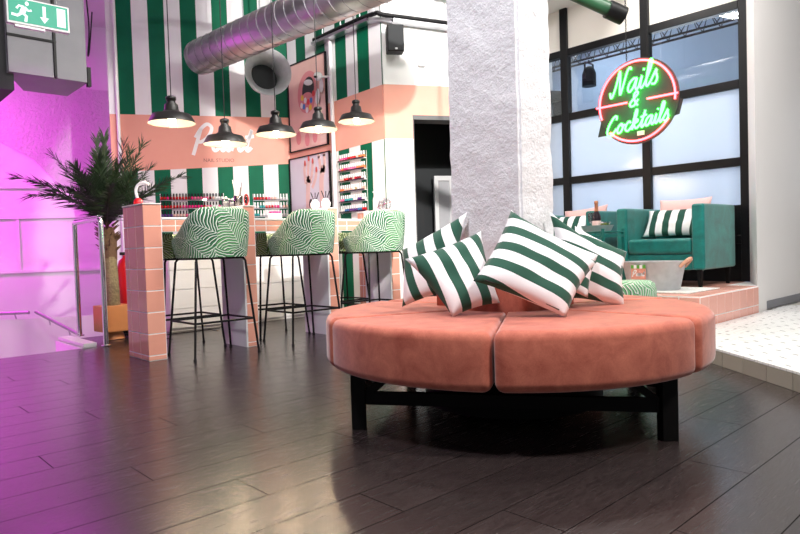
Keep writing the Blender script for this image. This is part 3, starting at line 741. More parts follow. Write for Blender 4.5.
def stool_frame(root, fx, fy, tx, ty, zt, dy=0):
    ft = {}
    for sx in (-1, 1):
        for sy in (-1, 1):
            a = Vector((fx*sx, fy*sy+dy, .004)); b = Vector((tx*sx, ty*sy+dy, zt-.03)); c = Vector((tx*sx*.9, ty*sy*.9+dy, zt-.006))
            l = MB().tube([a, a.lerp(b, .5), b, b.lerp(c, .55)+Vector((0, 0, .006)), c], .0085, 8).build('leg', 'black_metal', root, True)
            MB().lathe([(.0, -.004), (.012, -.004), (.012, .006), (.009, .012)], 10, a).build('foot_cap', 'black_metal', l, True)
            ft[(sx, sy)] = a.lerp(b, .37)
    seq = [(-1, -1), (1, -1), (1, 1), (-1, 1)]
    MB().tube([ft[s] for s in seq], .0075, 8, closed=True).build('foot_ring', 'black_metal', root, True)
    MB().tube([(tx*.9*s[0], ty*.9*s[1]+dy, zt-.006) for s in seq], .0085, 8, closed=True).build('seat_frame', 'black_metal', root, True)
ZSF = .705
def stool(loc, label):
    r = thing('bar_stool', label, 'bar stool', loc, 0, 'palm print bar stools in front of the bar')
    stool_frame(r, .247, .213, .19, .165, ZSF)
    o = shell(.243, .235, .335, .12).build('backrest', 'palm_print', r, 'all'); o.location = (0, -.022, ZSF)
    o = cushion_disc(.20, .19, .0, .10).build('seat', 'palm_print', r, True); o.location = (0, -.01, ZSF)
    return r
st0 = stool((2.153, 4.335, 0), 'palm print bar stool beside the tall pink tiled pier')
s1 = dup(st0, (2.968, 4.375, 0), 0, 'palm print bar stool in the middle, between the other two high backed stools'); s2 = dup(st0, (3.70, 4.32, 0), 0, 'palm print bar stool partly behind the ottoman and its striped cushions')
def low_stool(loc, label):
    r = thing('low_stool', label, 'bar stool', loc, 0, 'low backed palm print stools under the desks')
    stool_frame(r, .245, .185, .19, .14, ZSF)
    o = shell(.235, .19, .175, .17).build('backrest', 'palm_print_olive', r, 'all'); o.rotation_euler.z = math.pi; o.location = (0, 0, ZSF)
    o = cushion_disc(.19, .15, .0, .10).build('seat', 'palm_print_olive', r, True); o.location = (0, 0, ZSF)
    return r
l0 = low_stool((2.135, 4.785, 0), 'low palm print stool tucked under the desk beside the tall pink pier')
dup(l0, (2.975, 4.845, 0), 0, 'low palm print stool tucked under the middle desk'); dup(l0, (3.71, 4.84, 0), 0, 'low palm print stool tucked under the desk beside the tiled return counter')

# ---- pendant lamps above the bar
def pendant(i, x, y, label):
    p = on(x, y-3.5, 1, 4.52); r = thing('pendant_lamp', label, 'pendant lamp', p, 0, 'black pendant lamps over the bar')
    R = .168
    MB().lathe([(R, 0), (R*.985, .006), (R*.80, .062), (R*.42, .078), (.052, .095), (.046, .135), (.030, .15), (.030, .168), (.036, .17), (.036, .19), (.022, .198), (.0, .2)], 32, caps=False).build('shade', 'lamp_black', r, 'all')
    MB().lathe([(R-.003, .001), (R*.78, .058), (R*.40, .073), (.02, .08)], 32, caps=False).build('shade_lining', 'lamp_inner', r, 'all')
    MB().lathe([(.0, -.022), (.018, -.016), (.028, .004), (.026, .03), (.014, .06), (.014, .08)], 16).build('bulb', 'bulb_glow', r, 'all')
    MB().tube([(0, 0, .195), (0, 0, CZ-p.z)], .0035, 6).build('cable', 'black_paint', r)
    l = bpy.data.lights.new('bulb_light', 'POINT'); l.energy = 9; l.color = (1, .78, .52); l.shadow_soft_size = .03
    lo = bpy.data.objects.new('bulb_light', l); COL.objects.link(lo); lo.parent = r; lo.location = (0, 0, -.05)
for i, (x, y) in enumerate(((172, 127), (225.5, 148), (276, 138.5), (318.5, 133.5), (356.5, 125.5))):
    pendant(i, x, y, ['black pendant lamp beside the white lettering, over the tall pink pier', 'black pendant lamp hanging lowest, right in front of the white lettering', 'black pendant lamp hanging below the round duct mouth', 'black pendant lamp hanging in front of the lips poster', 'black pendant lamp nearest the doorway wall'][i])
# ---- teal velvet armchairs on the step
def armchair(loc, label):
    r = thing('armchair', label, 'armchair', loc, 0, 'teal velvet armchairs by the window')
    V = 'velvet_teal'
    MB().box(.02, .66, .10, .68, .15, .285).build('seat_base', V, r, bevel=.012)
    MB().box(.0, .70, .0, .105, .15, .705).build('armrest', V, r, bevel=.022, seg=4)
    MB().box(.0, .70, .675, .78, .15, .705).build('armrest', V, r, bevel=.022, seg=4)
    MB().box(.57, .70, .10, .68, .15, .70).build('backrest', V, r, bevel=.022, seg=4)
    MB().box(-.005, .56, .108, .672, .288, .42).build('seat_cushion', V, r, bevel=.03, seg=4)
    for x in (.035, .64):
        for y in (.05, .73): MB().add([(x-.012, y-.012, 0), (x+.012, y-.012, 0), (x+.012, y+.012, 0), (x-.012, y+.012, 0), (x-.02, y-.02, .152), (x+.02, y-.02, .152), (x+.02, y+.02, .152), (x-.02, y+.02, .152)], [(3, 2, 1, 0), (4, 5, 6, 7), (0, 1, 5, 4), (1, 2, 6, 5), (2, 3, 7, 6), (3, 0, 4, 7)]).build('leg', 'black_wood', r)
    return r
ch = armchair((5.43, 2.14, ZS), 'teal velvet armchair behind the galvanised tub')
dup(ch, (5.43, 3.13, ZS), 0, 'teal velvet armchair behind the small teal side table')
def onx(X, *q): return [on(a, b, 0, X) for a, b in q]
def lean(X0, X1, x0, x1, yt, yb):
    return [on(x0, yt, 0, X1), on(x1, yt-2, 0, X1), on(x1, yb-2, 0, X0), on(x0, yb, 0, X0)]
pillow('cushion', 'plain pink cushion against the back of the armchair behind the tub', [(5.96, 2.75, 1.10), (5.96, 2.27, 1.10), (5.86, 2.26, .75), (5.86, 2.76, .75)], 'velvet_pink_pillow', .05)
pillow_mat('stripe_cushion_v', 9.6, .1)
def vstripe(o):   # stripes run upright on these two
    return o
m2, t2, b2 = new_mat('stripe_upright'); n2 = NT(t2); setp(b2, rough=.85); o2 = n2.sep(n2.coord()); p2 = n2.m('LESS_THAN', n2.m('FRACT', n2.m('ADD', n2.m('MULTIPLY', o2[0], 8.2), .55)), .48)
f2 = n2.noise(n2.coord(), 300, 2); t2.links.new(n2.mix(p2, n2.mix(f2, (.80, .79, .81), (.88, .87, .88)), n2.mix(f2, (.004, .05, .034), (.01, .08, .055))), b2.inputs['Base Color']); MAT['stripe_upright'] = m2
pillow('cushion', 'upright striped cushion on the seat of the armchair behind the tub', [(5.80, 2.78, 1.0), (5.80, 2.28, 1.0), (5.66, 2.275, .755), (5.66, 2.785, .755)], 'stripe_upright', .05)
pillow('cushion', 'plain pink cushion on the armchair behind the side table', [(5.93, 3.77, 1.06), (5.93, 3.27, 1.10), (5.86, 3.26, .75), (5.86, 3.78, .75)], 'velvet_pink_pillow', .05)
pillow('cushion', 'upright striped cushion on the armchair behind the side table', [(5.80, 3.78, 1.0), (5.80, 3.40, 1.0), (5.66, 3.395, .755), (5.66, 3.785, .755)], 'stripe_upright', .05)
# ---- side table with tray, bottle, glasses and candle
TX, TY, TSZ = 4.90, 2.75, .37; TZ = on(604, 231, 0, 4.90).z-ZS
plain('teal_metal', (.0, .14, .12), .4)
tb = thing('side_table', 'small square teal metal side table between the armchairs', 'side table', (TX, TY, ZS))
MB().box(0, TSZ, 0, TSZ, TZ-.012, TZ).build('table_top', 'teal_metal', tb, bevel=.003)
for x in (.012, TSZ-.012):
    for y in (.012, TSZ-.012): MB().box(x-.011, x+.011, y-.011, y+.011, 0, TZ+.02).build('leg', 'teal_metal', tb)
MB().box(.023, TSZ-.023, .001, .014, TZ-.05, TZ-.03).box(.001, .014, .023, TSZ-.023, TZ-.05, TZ-.03).build('rail', 'teal_metal', tb)
tz = ZS+TZ
tc = Vector((TX+.185, TY+.16, tz+.001))
ty = thing('oval_tray', 'galvanised oval tray on the teal side table', 'tray', tc)
def oval(prof, L, n=32, mi=0):
    vs = [(r*math.cos(2*math.pi*k/n)*L[0], r*math.sin(2*math.pi*k/n)*L[1], z) for r, z in prof for k in range(n)]; fs = []
    for i in range(len(prof)-1):
        for k in range(n): q = (k+1) % n; fs.append((i*n+k, i*n+q, (i+1)*n+q, (i+1)*n+k))
    fs.append(tuple(range(n))[::-1]); fs.append(tuple(range((len(prof)-1)*n, len(prof)*n)))
    return MB().add(vs, fs, mi)
oval([(.8, 0), (1, .05), (1.02, .052), (.98, .05), (.79, .006)], (.115, .145)).build('dish', 'galvanised', ty, True)
b = thing('champagne_bottle', 'dark champagne bottle with copper foil neck standing in the tray', 'bottle', tc+Vector((-.01, .0, .008)))
MB().lathe([(.034, 0), (.038, .006), (.038, .11), (.034, .135), (.018, .17), (.0145, .19)], 20).build('body', 'bottle_dark', b, 'all')
MB().lathe([(.0388, .025), (.0388, .085)], 20, caps=False).build('label', 'label_pink', b, 'all')
MB().lathe([(.0185, .168), (.0155, .19), (.0155, .232), (.018, .236), (.017, .258), (.0, .262)], 16, caps=False).build('foil', 'gold_leaf', b, 'all')
for i, (dx, dy) in enumerate(((-.02, .055), (.03, .075))):
    f = MB().lathe([(.026, 0), (.026, .003), (.004, .008), (.004, .06), (.014, .08), (.021, .12), (.019, .16)], 14, caps=False).build('champagne_flute', 'jar_glass', None, 'all', loc=tc+Vector((dx, dy, .008)))
    tag(f, 'clear champagne flute standing in the tray beside the bottle', 'glass', 'flutes in the tray')
c = thing('candle_glass', 'square green candle glass standing in the tray', 'candle', tc+Vector((.0, -.078, .008)))
MB().box(-.025, .025, -.025, .025, 0, .062).build('wax', 'candle_green', c, bevel=.003)
MB().box(-.03, .03, -.03, .03, 0, .075).build('glass', 'jar_glass', c)
# ---- galvanised tub with leather handles, rug, pouf
rug = tag(MB().box(-.29, .30, -.33, .33, 0, .008).build('rug', 'rug_white', loc=(5.10, 2.34, ZS+.001), bevel=.003), 'pale shaggy mat under the galvanised tub on the pink step', 'mat')
tub = thing('galvanised_tub', 'oval galvanised tub with leather handles and a small sign on the pink step', 'tub', (5.06, 2.40, ZS+.009))
oval([(.80, 0), (.82, .004), (1, .215), (1.03, .222), (1.03, .23), (.99, .228), (.80, .012)], (.165, .255)).build('body', 'galvanised', tub, True)
for s in (-1, 1):
    MB().tube(smoothpath([(-.05, .235*s, .185), (-.03, .285*s, .235), (0, .30*s, .25), (.03, .285*s, .235), (.05, .235*s, .185)], 5), .014, 8).build('handle', 'leather', tub, True)
# ---- handwriting
L = {
 'N': (1.38, [[(-.15, .45), (-.05, .05), (.12, .15), (.35, 1.0), (.50, 1.95), (.62, 1.5), (.72, .5), (.82, .05), (.98, .7), (1.20, 1.75), (1.42, 2.0), (1.55, 1.8)]]),
 'a': (1.02, [[(.78, .82), (.55, 1.0), (.2, .75), (.1, .3), (.3, .02), (.58, .3), (.80, .98), (.76, .35), (.90, .02), (1.12, .3)]]),
 'i': (.48, [[(.05, .25), (.22, 1.0), (.18, .3), (.32, .02), (.52, .3)], [(.30, 1.38), (.33, 1.52)]]),
 'l': (.52, [[(.05, .3), (.38, 1.2), (.46, 1.85), (.34, 2.05), (.22, 1.6), (.18, .4), (.32, .02), (.56, .3)]]),
 's': (.75, [[(.05, .3), (.42, 1.1), (.44, .85), (.60, .4), (.45, .03), (.16, .1)]]),
 'C': (1.25, [[(1.05, 1.55), (1.0, 1.95), (.7, 1.9), (.25, 1.2), (.1, .5), (.35, .02), (.8, .1), (1.2, .6)]]),
 'o': (.95, [[(.5, 1.0), (.2, .75), (.12, .3), (.35, .02), (.65, .25), (.72, .7), (.52, 1.0), (.62, .72), (.98, .8)]]),
 'c': (.80, [[(.68, .78), (.5, 1.0), (.2, .72), (.12, .3), (.38, .02), (.62, .12), (.88, .45)]]),
 'k': (.95, [[(.05, .3), (.40, 1.2), (.48, 1.85), (.36, 2.05), (.26, 1.5), (.14, .02), (.30, .7), (.62, 1.0), (.68, .75), (.34, .55), (.62, .05), (.98, .3)]]),
 't': (.62, [[(.08, .3), (.36, 1.0), (.48, 1.75), (.30, .7), (.26, .2), (.40, .02), (.64, .3)], [(.05, 1.12), (.72, 1.22)]]),
 'P': (1.45, [[(.10, -.35), (.25, .6), (.42, 1.75)], [(.10, 1.05), (.42, 1.75), (.85, 2.15), (1.25, 1.85), (1.10, 1.2), (.65, .75), (.34, .72)]]),
 'n': (1.0, [[(.08, .02), (.28, 1.0), (.24, .45), (.55, .98), (.68, .8), (.62, .3), (.78, .02), (1.05, .3)]]),
 '&': (1.3, [[(1.3, .05), (.85, .5), (.45, 1.25), (.5, 1.75), (.82, 1.8), (.88, 1.45), (.4, .85), (.15, .4), (.4, .02), (.85, .15), (1.15, .85)]]),
}
def write(word, xh, shear=.18, k=6):
    out = []; x = 0
    for ch_ in word:
        adv, sts = L[ch_]
        for s_ in sts: out.append([Vector(((x+q[0]+q[1]*shear)*xh, q[1]*xh, 0)) for q in s_])
        x += adv
    w = x*xh
    return [[p-Vector((w/2, 0, 0)) for p in smoothpath(s_, k)] for s_ in out]
def ribbon(mbx, path, w, o, ux, uy, t):
    n = len(path); l = []; r = []
    for i, p in enumerate(path):
        d = path[min(n-1, i+1)]-path[max(0, i-1)]; d = Vector((d.x, d.y, 0)).normalized(); s_ = Vector((-d.y, d.x, 0))*w/2
        l.append(p+s_); r.append(p-s_)
    o, ux, uy, t = map(Vector, (o, ux, uy, t))
    f = lambda p, e: o+ux*p.x+uy*p.y+t*e
    for i in range(n-1):
        q = [l[i], r[i], r[i+1], l[i+1]]; mbx.add([f(p, 0) for p in q]+[f(p, 1) for p in q], [(0, 1, 2, 3), (4, 7, 6, 5), (0, 4, 5, 1), (3, 2, 6, 7), (0, 3, 7, 4), (1, 5, 6, 2)])
def text_mesh(name, body, size, mat, parent=None):
    cu = bpy.data.curves.new(name, 'FONT'); cu.body = body; cu.size = size; cu.align_x = 'CENTER'; cu.extrude = .001
    tmp = bpy.data.objects.new(name, cu); COL.objects.link(tmp); bpy.context.view_layer.update()
    me = bpy.data.meshes.new_from_object(tmp.evaluated_get(bpy.context.evaluated_depsgraph_get())); bpy.data.objects.remove(tmp)
    me.name = name; me.materials.clear(); me.materials.append(MAT[mat]); o = bpy.data.objects.new(name, me); COL.objects.link(o)
    if parent: o.parent = parent
    return o
# sign on the tub: striped top, salmon plate, white script
pl_ = MB().obox((-.158, .045, .135), (.003, 0, .0), (0, .06, 0), (.0, 0, .045)).build('plaque', 'tile_pink', tub); pl_.rotation_euler.y = 0
pl_.location = (-.010, 0, 0)
for k in range(5): MB().box(-.173, -.166, .105-.024*k-.024, .105-.024*k, .178, .205).build('plaque_stripe', 'paint_white' if k % 2 else 'candle_green', tub)
mb = MB()
for s_ in write('Paint', .022, .15, 4): ribbon(mb, s_, .007, (-.1715, .045, .118), (0, -1, 0), (0, 0, 1), (-.002, 0, 0))
mb.build('plaque_lettering', 'paint_white', tub)
# pouf
pc = on(632, 320, 0, 4.32)
pf_ = tag(None or bpy.data.objects.new('pouf', None), 'round pouf in pale green leaf print beside the pink step', 'pouf'); bpy.data.objects.remove(pf_)
def pouf_mesh(R, H):
    n = 36; prof = [(.9*R, 0), (R, .03), (R*1.02, H*.5), (R, H-.06), (R*.93, H-.02), (R*.75, H), (0, H+.006)]; vs = []; fs = []; uvs = []
    for s_, z in prof:
        for k in range(n+1): a_ = 2*math.pi*k/n; vs.append((s_*math.cos(a_), s_*math.sin(a_), z))
    for i in range(len(prof)-1):
        for k in range(n):
            f = (i*(n+1)+k, i*(n+1)+k+1, (i+1)*(n+1)+k+1, (i+1)*(n+1)+k); fs.append(f)
            uvs.append([(R*2*math.pi*(x % (n+1))/n, prof[x//(n+1)][1]) for x in f] if i < 4 else [(vs[x][0], vs[x][1]) for x in f])
    return MB().add(vs, fs, 0, uvs)
leaf_fabric('palm_print_pale', (.10, .36, .16), (.25, .52, .27), (.80, .84, .78))
tag(pouf_mesh(.165, .44).build('pouf', 'palm_print_pale', None, True, loc=(4.34, 2.22, 0)), 'round pouf in pale green leaf print beside the pink step', 'pouf')

# ---- neon sign hanging in front of the window
NC = on(636, 101, 0, 5.0); sg = thing('neon_sign', 'round neon sign with green script and pink ring hanging before the window', 'neon sign', NC)
def plane_pt(p, off=0): return Vector((off, -p.x, p.y))
NR = .322; rt = math.radians(5)
n = 48; MB().prism([((NR+.025)*math.cos(2*math.pi*k/n), (NR+.025)*math.sin(2*math.pi*k/n)) for k in range(n)], (.016, 0, 0), (0, -1, 0), (0, 0, 1), (.006, 0, 0)).build('backing', 'smoked_acrylic', sg)
for a0, a1 in ((-8, 199), (224, 325)):
    MB().tube([plane_pt(Vector((NR*math.cos(math.radians(a)), NR*math.sin(math.radians(a)))), -.004) for a in [a0+(a1-a0)*i/40 for i in range(41)]], .0085, 8).build('ring_tube', 'neon_pink', sg, True)
for x0, x1 in ((-NR-.03, -.075), (.095, NR+.02)): MB().tube([plane_pt(Vector((x0, 0)), -.004), plane_pt(Vector((x1, 0)), -.004)], .008, 8).build('bar_tube', 'neon_pink', sg, True)
def neon(word, xh, cx, cz, name, rot, contour=.034):
    R2 = lambda p: Vector((p.x*math.cos(rot)-p.y*math.sin(rot)+cx, p.x*math.sin(rot)+p.y*math.cos(rot)+cz, 0))
    ps = [[R2(p) for p in s_] for s_ in write(word, xh, .30)]
    for s_ in ps: MB().tube([plane_pt(p, -.006) for p in s_], .0085, 7).build(name, 'neon_green', sg, True)
    return ps
neon('Nails', .098, -.012, .085, 'letter_tube', math.radians(7)); neon('&', .062, -.025, -.040, 'letter_tube', 0); neon('Cocktails', .074, .0, -.225, 'letter_tube', math.radians(6))
bw = [(-.30, -.02), (-.36, -.24), (-.12, -.235), (.34, -.16), (.37, -.05), (.3, -.01)]
MB().prism(bw, (.023, 0, 0), (0, -1, 0), (0, 0, 1), (.005, 0, 0)).build('backing_panel', 'smoked_acrylic', sg)
MB().box(.008, .014, -.06, .0, -.28, -.245).build('sticker', 'paper', sg)
for yy in (.075,):
    mb = MB(); z = NR+.03; k = 0; top = CZ-NC.z
    while z < top:
        d = .011
        ring = [(0, yy+d*.55*math.cos(t_), z+d*1.1*math.sin(t_)) if k % 2 else (d*.55*math.cos(t_), yy, z+d*1.1*math.sin(t_)) for t_ in [2*math.pi*i/8 for i in range(8)]]
        mb.tube(ring, .0022, 4, closed=True); z += .0165; k += 1
    mb.build('chain', 'black_metal', sg)
mb = MB().tube([(0, -.10, NR+.02), (0, -.10, CZ-NC.z)], .002, 5); mb.build('power_cable', 'black_paint', sg)
for (y, z, s_, c_) in ((-.06, .05, .25, 'neon_green'),):
    l = bpy.data.lights.new('neon_light', 'POINT'); l.energy = 4.0; l.color = (.1, 1, .35); l.shadow_soft_size = .2; lo = bpy.data.objects.new('neon_light', l); COL.objects.link(lo); lo.parent = sg; lo.location = (-.1, 0, 0)

# ---- wall lettering on the salmon band
invA = Matrix.Rotation(-rzA, 3, 'Z')
def onA(x, y, off=0):
    nrm = Vector((-UA.y, UA.x, 0)); r = ray(x, y); t = (CA+nrm*off-CAM).dot(nrm)/r.dot(nrm); q = invA @ (CAM+r*t-CA); return q.x, q.z
u0, z0 = onA(222, 151)
lt = thing('wall_lettering', 'white brush script lettering over small brown capitals on the salmon band', 'lettering', CA, rzA)
XH = .150
for s_ in write('Paint', XH, .16):
    mb = MB(); ribbon(mb, s_, .042, (u0, .0, z0), (-1, 0, 0), (0, 0, 1), (0, .003, 0)); mb.build('script_stroke', 'paint_white', lt)
u1, z1 = onA(219, 162); cp_ = text_mesh('capitals', 'NAIL STUDIO', .060, 'paint_brown', lt); cp_.location = (u1, .002, z1); cp_.rotation_euler = (math.pi/2, 0, math.pi)
# ---- posters on wall B
def poster(y0, y1, z0, z1, label):
    p = thing('poster', label, 'poster', (4.5, (y0+y1)/2, (z0+z1)/2)); w, h = (y1-y0)/2, (z1-z0)/2
    mb = MB().box(-.03, -.002, -w, w, -h, -h+.012).box(-.03, -.002, -w, w, h-.012, h).box(-.03, -.002, -w, -w+.012, -h+.012, h-.012).box(-.03, -.002, w-.012, w, -h+.012, h-.012); mb.build('frame', 'black_paint', p)
    return p, w, h
def ell(p, name, mat, cy, cz, ry, rz_, lay, rot=0, n=24):
    pts = [(math.cos(2*math.pi*k/n)*ry, math.sin(2*math.pi*k/n)*rz_) for k in range(n)]; c_, s_ = math.cos(rot), math.sin(rot)
    return MB().prism([(x*c_-y*s_+cy, x*s_+y*c_+cz) for x, y in pts], (-.016-.0012*lay, 0, 0), (0, -1, 0), (0, 0, 1), (-.001, 0, 0)).build(name, mat, p)
def finger(p, name, mat, pts, w, lay):
    mb = MB(); ribbon(mb, smoothpath([Vector((a, b, 0)) for a, b in pts], 5), w, (-.016-.0012*lay, 0, 0), (0, -1, 0), (0, 0, 1), (-.001, 0, 0)); o = mb.build(name, mat, p)
    a, b = pts[-1]; ell(p, name, mat, a, b, w/2, w/2, lay)
    return o
p1, w, h = poster(5.965, 6.755, 1.95, 3.02, 'framed poster of parted lips with coloured beads and a painted fingernail')
MB().box(-.016, -.008, -w+.012, w-.012, -h+.012, h-.012).build('print', 'print_skin', p1)
ell(p1, 'printed_lips', 'print_lip', .02, .14, .21, .25, 1, -.3); ell(p1, 'printed_mouth', 'print_dark', .03, .17, .12, .15, 2, -.3); ell(p1, 'printed_teeth', 'print_white', .04, .25, .09, .035, 3, -.2)
ell(p1, 'printed_tongue', 'print_lip', .0, .05, .13, .09, 4)
for k, (a, b, m_) in enumerate(((-.09, .09, 'print_yellow'), (-.03, .05, 'print_white'), (.03, .02, 'print_red'), (.09, .03, 'print_blue'), (.14, .1, 'print_red'), (-.06, -.02, 'print_blue'), (.0, -.07, 'print_white'), (.07, -.05, 'print_yellow'), (-.11, -.0, 'print_white'))): ell(p1, 'printed_bead', m_, a, b, .028, .035, 5)
finger(p1, 'printed_finger', 'print_hand', [(.12, -.5), (.17, -.2), (.22, .02)], .12, 2); finger(p1, 'printed_finger', 'print_hand', [(.30, -.5), (.31, -.1), (.30, .12)], .11, 2)
ell(p1, 'printed_nail', 'print_white', .22, .05, .045, .09, 4, -.2); ell(p1, 'printed_nail', 'print_white', .30, .16, .04, .08, 4)
for a, b in ((-.2, -.38), (-.02, -.42), (.14, -.4)): ell(p1, 'printed_fingertip', 'print_lip', a, b, .05, .08, 3)
p2_, w, h = poster(5.95, 6.785, 1.20, 1.877, 'framed poster of two raised hands with red nails on pale lilac')
MB().box(-.016, -.008, -w+.012, w-.012, -h+.012, h-.012).build('print', 'print_pale', p2_)
for pts in ([(-.05, -.30), (-.04, -.1), (-.02, .05)], [(-.08, 0), (-.10, .15), (-.08, .24)], [(-.03, .02), (-.02, .18), (.0, .29)], [(.02, 0), (.06, .14), (.08, .25)], [(.05, -.06), (.12, .04), (.15, .14)], [(.24, -.30), (.24, 0), (.28, .15)], [(.24, .1), (.22, .22), (.20, .30)], [(.29, .1), (.31, .2), (.31, .31)]):
    finger(p2_, 'printed_hand', 'print_hand', pts, .085 if pts[0][1] < -.2 else .05, 1)
for a, b in ((-.08, .25), (0, .30), (.08, .26), (.15, .15)): ell(p2_, 'printed_nail', 'print_nail', a, b, .018, .034, 3)
for a, b in ((.02, -.25), (.30, -.28), (.12, -.30)): ell(p2_, 'printed_bottle', 'print_dark', a, b, .04, .06, 4)
# ---- pipes, tray, speaker, camera, junction box
def pipe(name, label, pts, r, mat, cat='pipe', n=10): return tag(MB().tube(pts, r, n).build(name, mat, None, True), label, cat)
pipe('wall_pipe', 'white vertical pipe on the poster wall beside the polish rack', [(4.46, 5.84, .0), (4.46, 5.84, 3.18)], .024, 'white_plastic')
nA = Vector((-UA.y, UA.x, 0)); q = CA+UA*1.97+nA*.045
pipe('wall_pipe', 'thin white vertical pipe at the free end of the striped wall', [(q.x, q.y, .0), (q.x, q.y, CZ-.005)], .02, 'white_plastic')
nC = Vector((UC.y, -UC.x, 0))
if nC.dot(CAM-CB) < 0: nC = -nC
tr_ = thing('cable_tray', 'perforated silver cable tray carrying black cables round the wall corner', 'cable tray', (0, 0, 0))
zt = 3.10; path = [Vector((4.43, 6.1, 3.12)), Vector((4.43, 5.10, 3.12)), CB+UC*.10+nC*.07+Vector((0, 0, 3.08)), CB+UC*1.3+nC*.07+Vector((0, 0, 3.0))]
for i in range(3): MB().bar(path[i], path[i+1], .10, .03).build('tray_section', 'steel', tr_)
MB().tube(smoothpath([p+Vector((-.02, -.02, .04)) for p in path], 6), .024, 8).build('cable_bundle', 'black_paint', tr_, True)
for i in range(3):
    a, b_ = path[i], path[i+1]; 
    for k in range(3):
        p = a.lerp(b_, (k+.5)/3); MB().tube([p+Vector((0, 0, .05)), p+Vector((0, 0, CZ-zt-.001))], .006, 6).build('hanger_rod', 'steel', tr_)
sc = CB+UC*.10+nC*.14; sc.z = 2.86
spk = thing('wall_speaker', 'small black loudspeaker mounted high at the white wall corner', 'speaker', sc, rzC-.1)
MB().box(-.085, .085, -.07, .07, -.13, .14).build('cabinet', 'black_paint', spk, bevel=.008)
MB().box(-.078, .078, -.076, -.0705, -.122, .132).build('grille', 'dark_void', spk, bevel=.002); MB().box(-.012, .012, -.079, -.0765, -.115, -.098).build('badge', 'steel', spk)
MB().tube([(0, .0705, .02), (0, .155, .02)], .012, 8).build('bracket', 'black_metal', spk)
jb = CB+UC*.42+nC*.03; jb.z = 2.74
j_ = thing('power_adapter', 'white power adapter with thin cables beside the black loudspeaker', 'adapter', jb, rzC)
MB().box(-.04, .04, -.028, .028, -.10, .07).build('body', 'white_plastic', j_, bevel=.006)
for e in (((-.02, -.015, .07), (-.10, -.02, .22), (-.13, .0, .24)), ((.02, -.015, .07), (.12, -.02, .05), (.35, -.01, .20), (.5, 0, .24)), ((-.03, -.015, -.02), (-.14, -.02, .0), (-.18, -.03, .16))): MB().tube(smoothpath(e, 6), .004, 5).build('cable', 'white_plastic', j_, True)
cm = thing('security_camera', 'white dome security camera on the vertical pipe beside the lips poster', 'camera', (4.44, 5.98, 2.72))
MB().lathe([(.0, -.05), (.03, -.045), (.05, -.01), (.05, .02), (.03, .04), (.0, .045)], 18, (-.06, 0, 0)).build('body', 'white_plastic', cm, 'all')
MB().lathe([(.0, -.02), (.02, -.015), (.024, 0), (0, .01)], 12, (-.10, -.01, -.01)).build('lens', 'black_paint', cm, 'all'); MB().tube([(-.02, 0, 0), (.058, -.06, 0)], .014, 8).build('mount', 'white_plastic', cm)
# ---- spiral duct and bell mouth
d1, d2 = at(199, 58, 7.2), at(300, 14, 5.95); dv = (d2-d1); dv.z = 0; dv.normalize(); DR = .19
du = thing('spiral_duct', 'large shiny spiral ventilation duct under the ceiling', 'duct', d1)
M_ = dv.to_track_quat('Z', 'Y').to_matrix().to_4x4(); M_.translation = d1; du.matrix_world = M_
LD = 4.0
MB().lathe([(DR*.93, .0), (DR, .012), (DR, LD)], 40).build('duct_body', 'spiral_duct', du, 'all')
mb = MB(); pts = []
for i in range(int(LD/.145*20)): t_ = i/20*2*math.pi; pts.append(((DR+.001)*math.cos(t_), (DR+.001)*math.sin(t_), .02+i/20*.145))
mb.tube(pts, .0042, 4); mb.build('seam', 'grey_metal', du)
for zz in (.9, 2.6): 
    hp = M_ @ Vector((0, 0, zz)); o = MB().tube([(0, 0, 0), (0, 0, CZ-hp.z-DR-.002)], .006, 6).build('hanger_rod', 'steel', du); o.matrix_parent_inverse = M_.inverted(); o.location = hp+Vector((0, 0, DR))
bc = at(268, 72, 7.15); bx_ = (-FWD+RGT*.42+Vector((0, 0, -.02))).normalized()
bl = thing('duct_bell', 'grey flared duct mouth pointing out from the striped wall', 'duct', bc); Mb = bx_.to_track_quat('Z', 'Y').to_matrix().to_4x4(); Mb.translation = bc; bl.matrix_world = Mb
MB().lathe([(.258, .0), (.263, .004), (.263, .014), (.256, .012), (.165, -.11), (.163, -.32), (.171, -.32), (.173, -.115), (.258, .0)], 40, caps=False).build('flare', 'galvanised', bl, True)
MB().lathe([(.163, -.30), (.0, -.30)], 32, caps=False).build('hole_shade', 'dark_void', bl)  # dark disc put in as the shaded inside of the duct
bp = Mb @ Vector((0, 0, -.35)); MB().tube([bp+Vector((0, 0, .172)), Vector((bp.x, bp.y, CZ-.002))], .008, 6).build('hanger_rod', 'steel', bl).matrix_parent_inverse = Mb.inverted()
lt0, lt1 = at(150, -16, 6.6), at(262, 8, 6.1); lt1.z = lt0.z
tk = thing('light_track', 'grey ceiling track running above the spiral duct', 'track', (0, 0, 0)); MB().bar(lt0, lt1, .10, .07).build('rail', 'grey_metal', tk)
for k in (.1, .9): p = lt0.lerp(lt1, k); MB().tube([p, (p.x, p.y, CZ-.002)], .008, 6).build('hanger_rod', 'steel', tk)
gp0, gp1 = at(621, 15, 4.6), at(540, -22, 4.5)
gp = thing('green_pipe', 'dark green ceiling pipe with a black end collar near the neon sign', 'pipe', (0, 0, 0)); MB().tube([gp0, gp1], .05, 18).build('tube', 'green_pipe', gp, True); gd = (gp0-gp1).normalized(); MB().tube([gp0-gd*.11, gp0+gd*.02], .064, 18).build('collar', 'black_paint', gp, True)
mb = MB(); p = gp1; mb.tube([p, (p.x, p.y, CZ-.002)], .008, 6); p = gp0.lerp(gp1, .4); mb.tube([p+Vector((0, 0, .05)), (p.x, p.y, CZ-.002)], .008, 6); mb.build('hanger_rod', 'steel', gp)

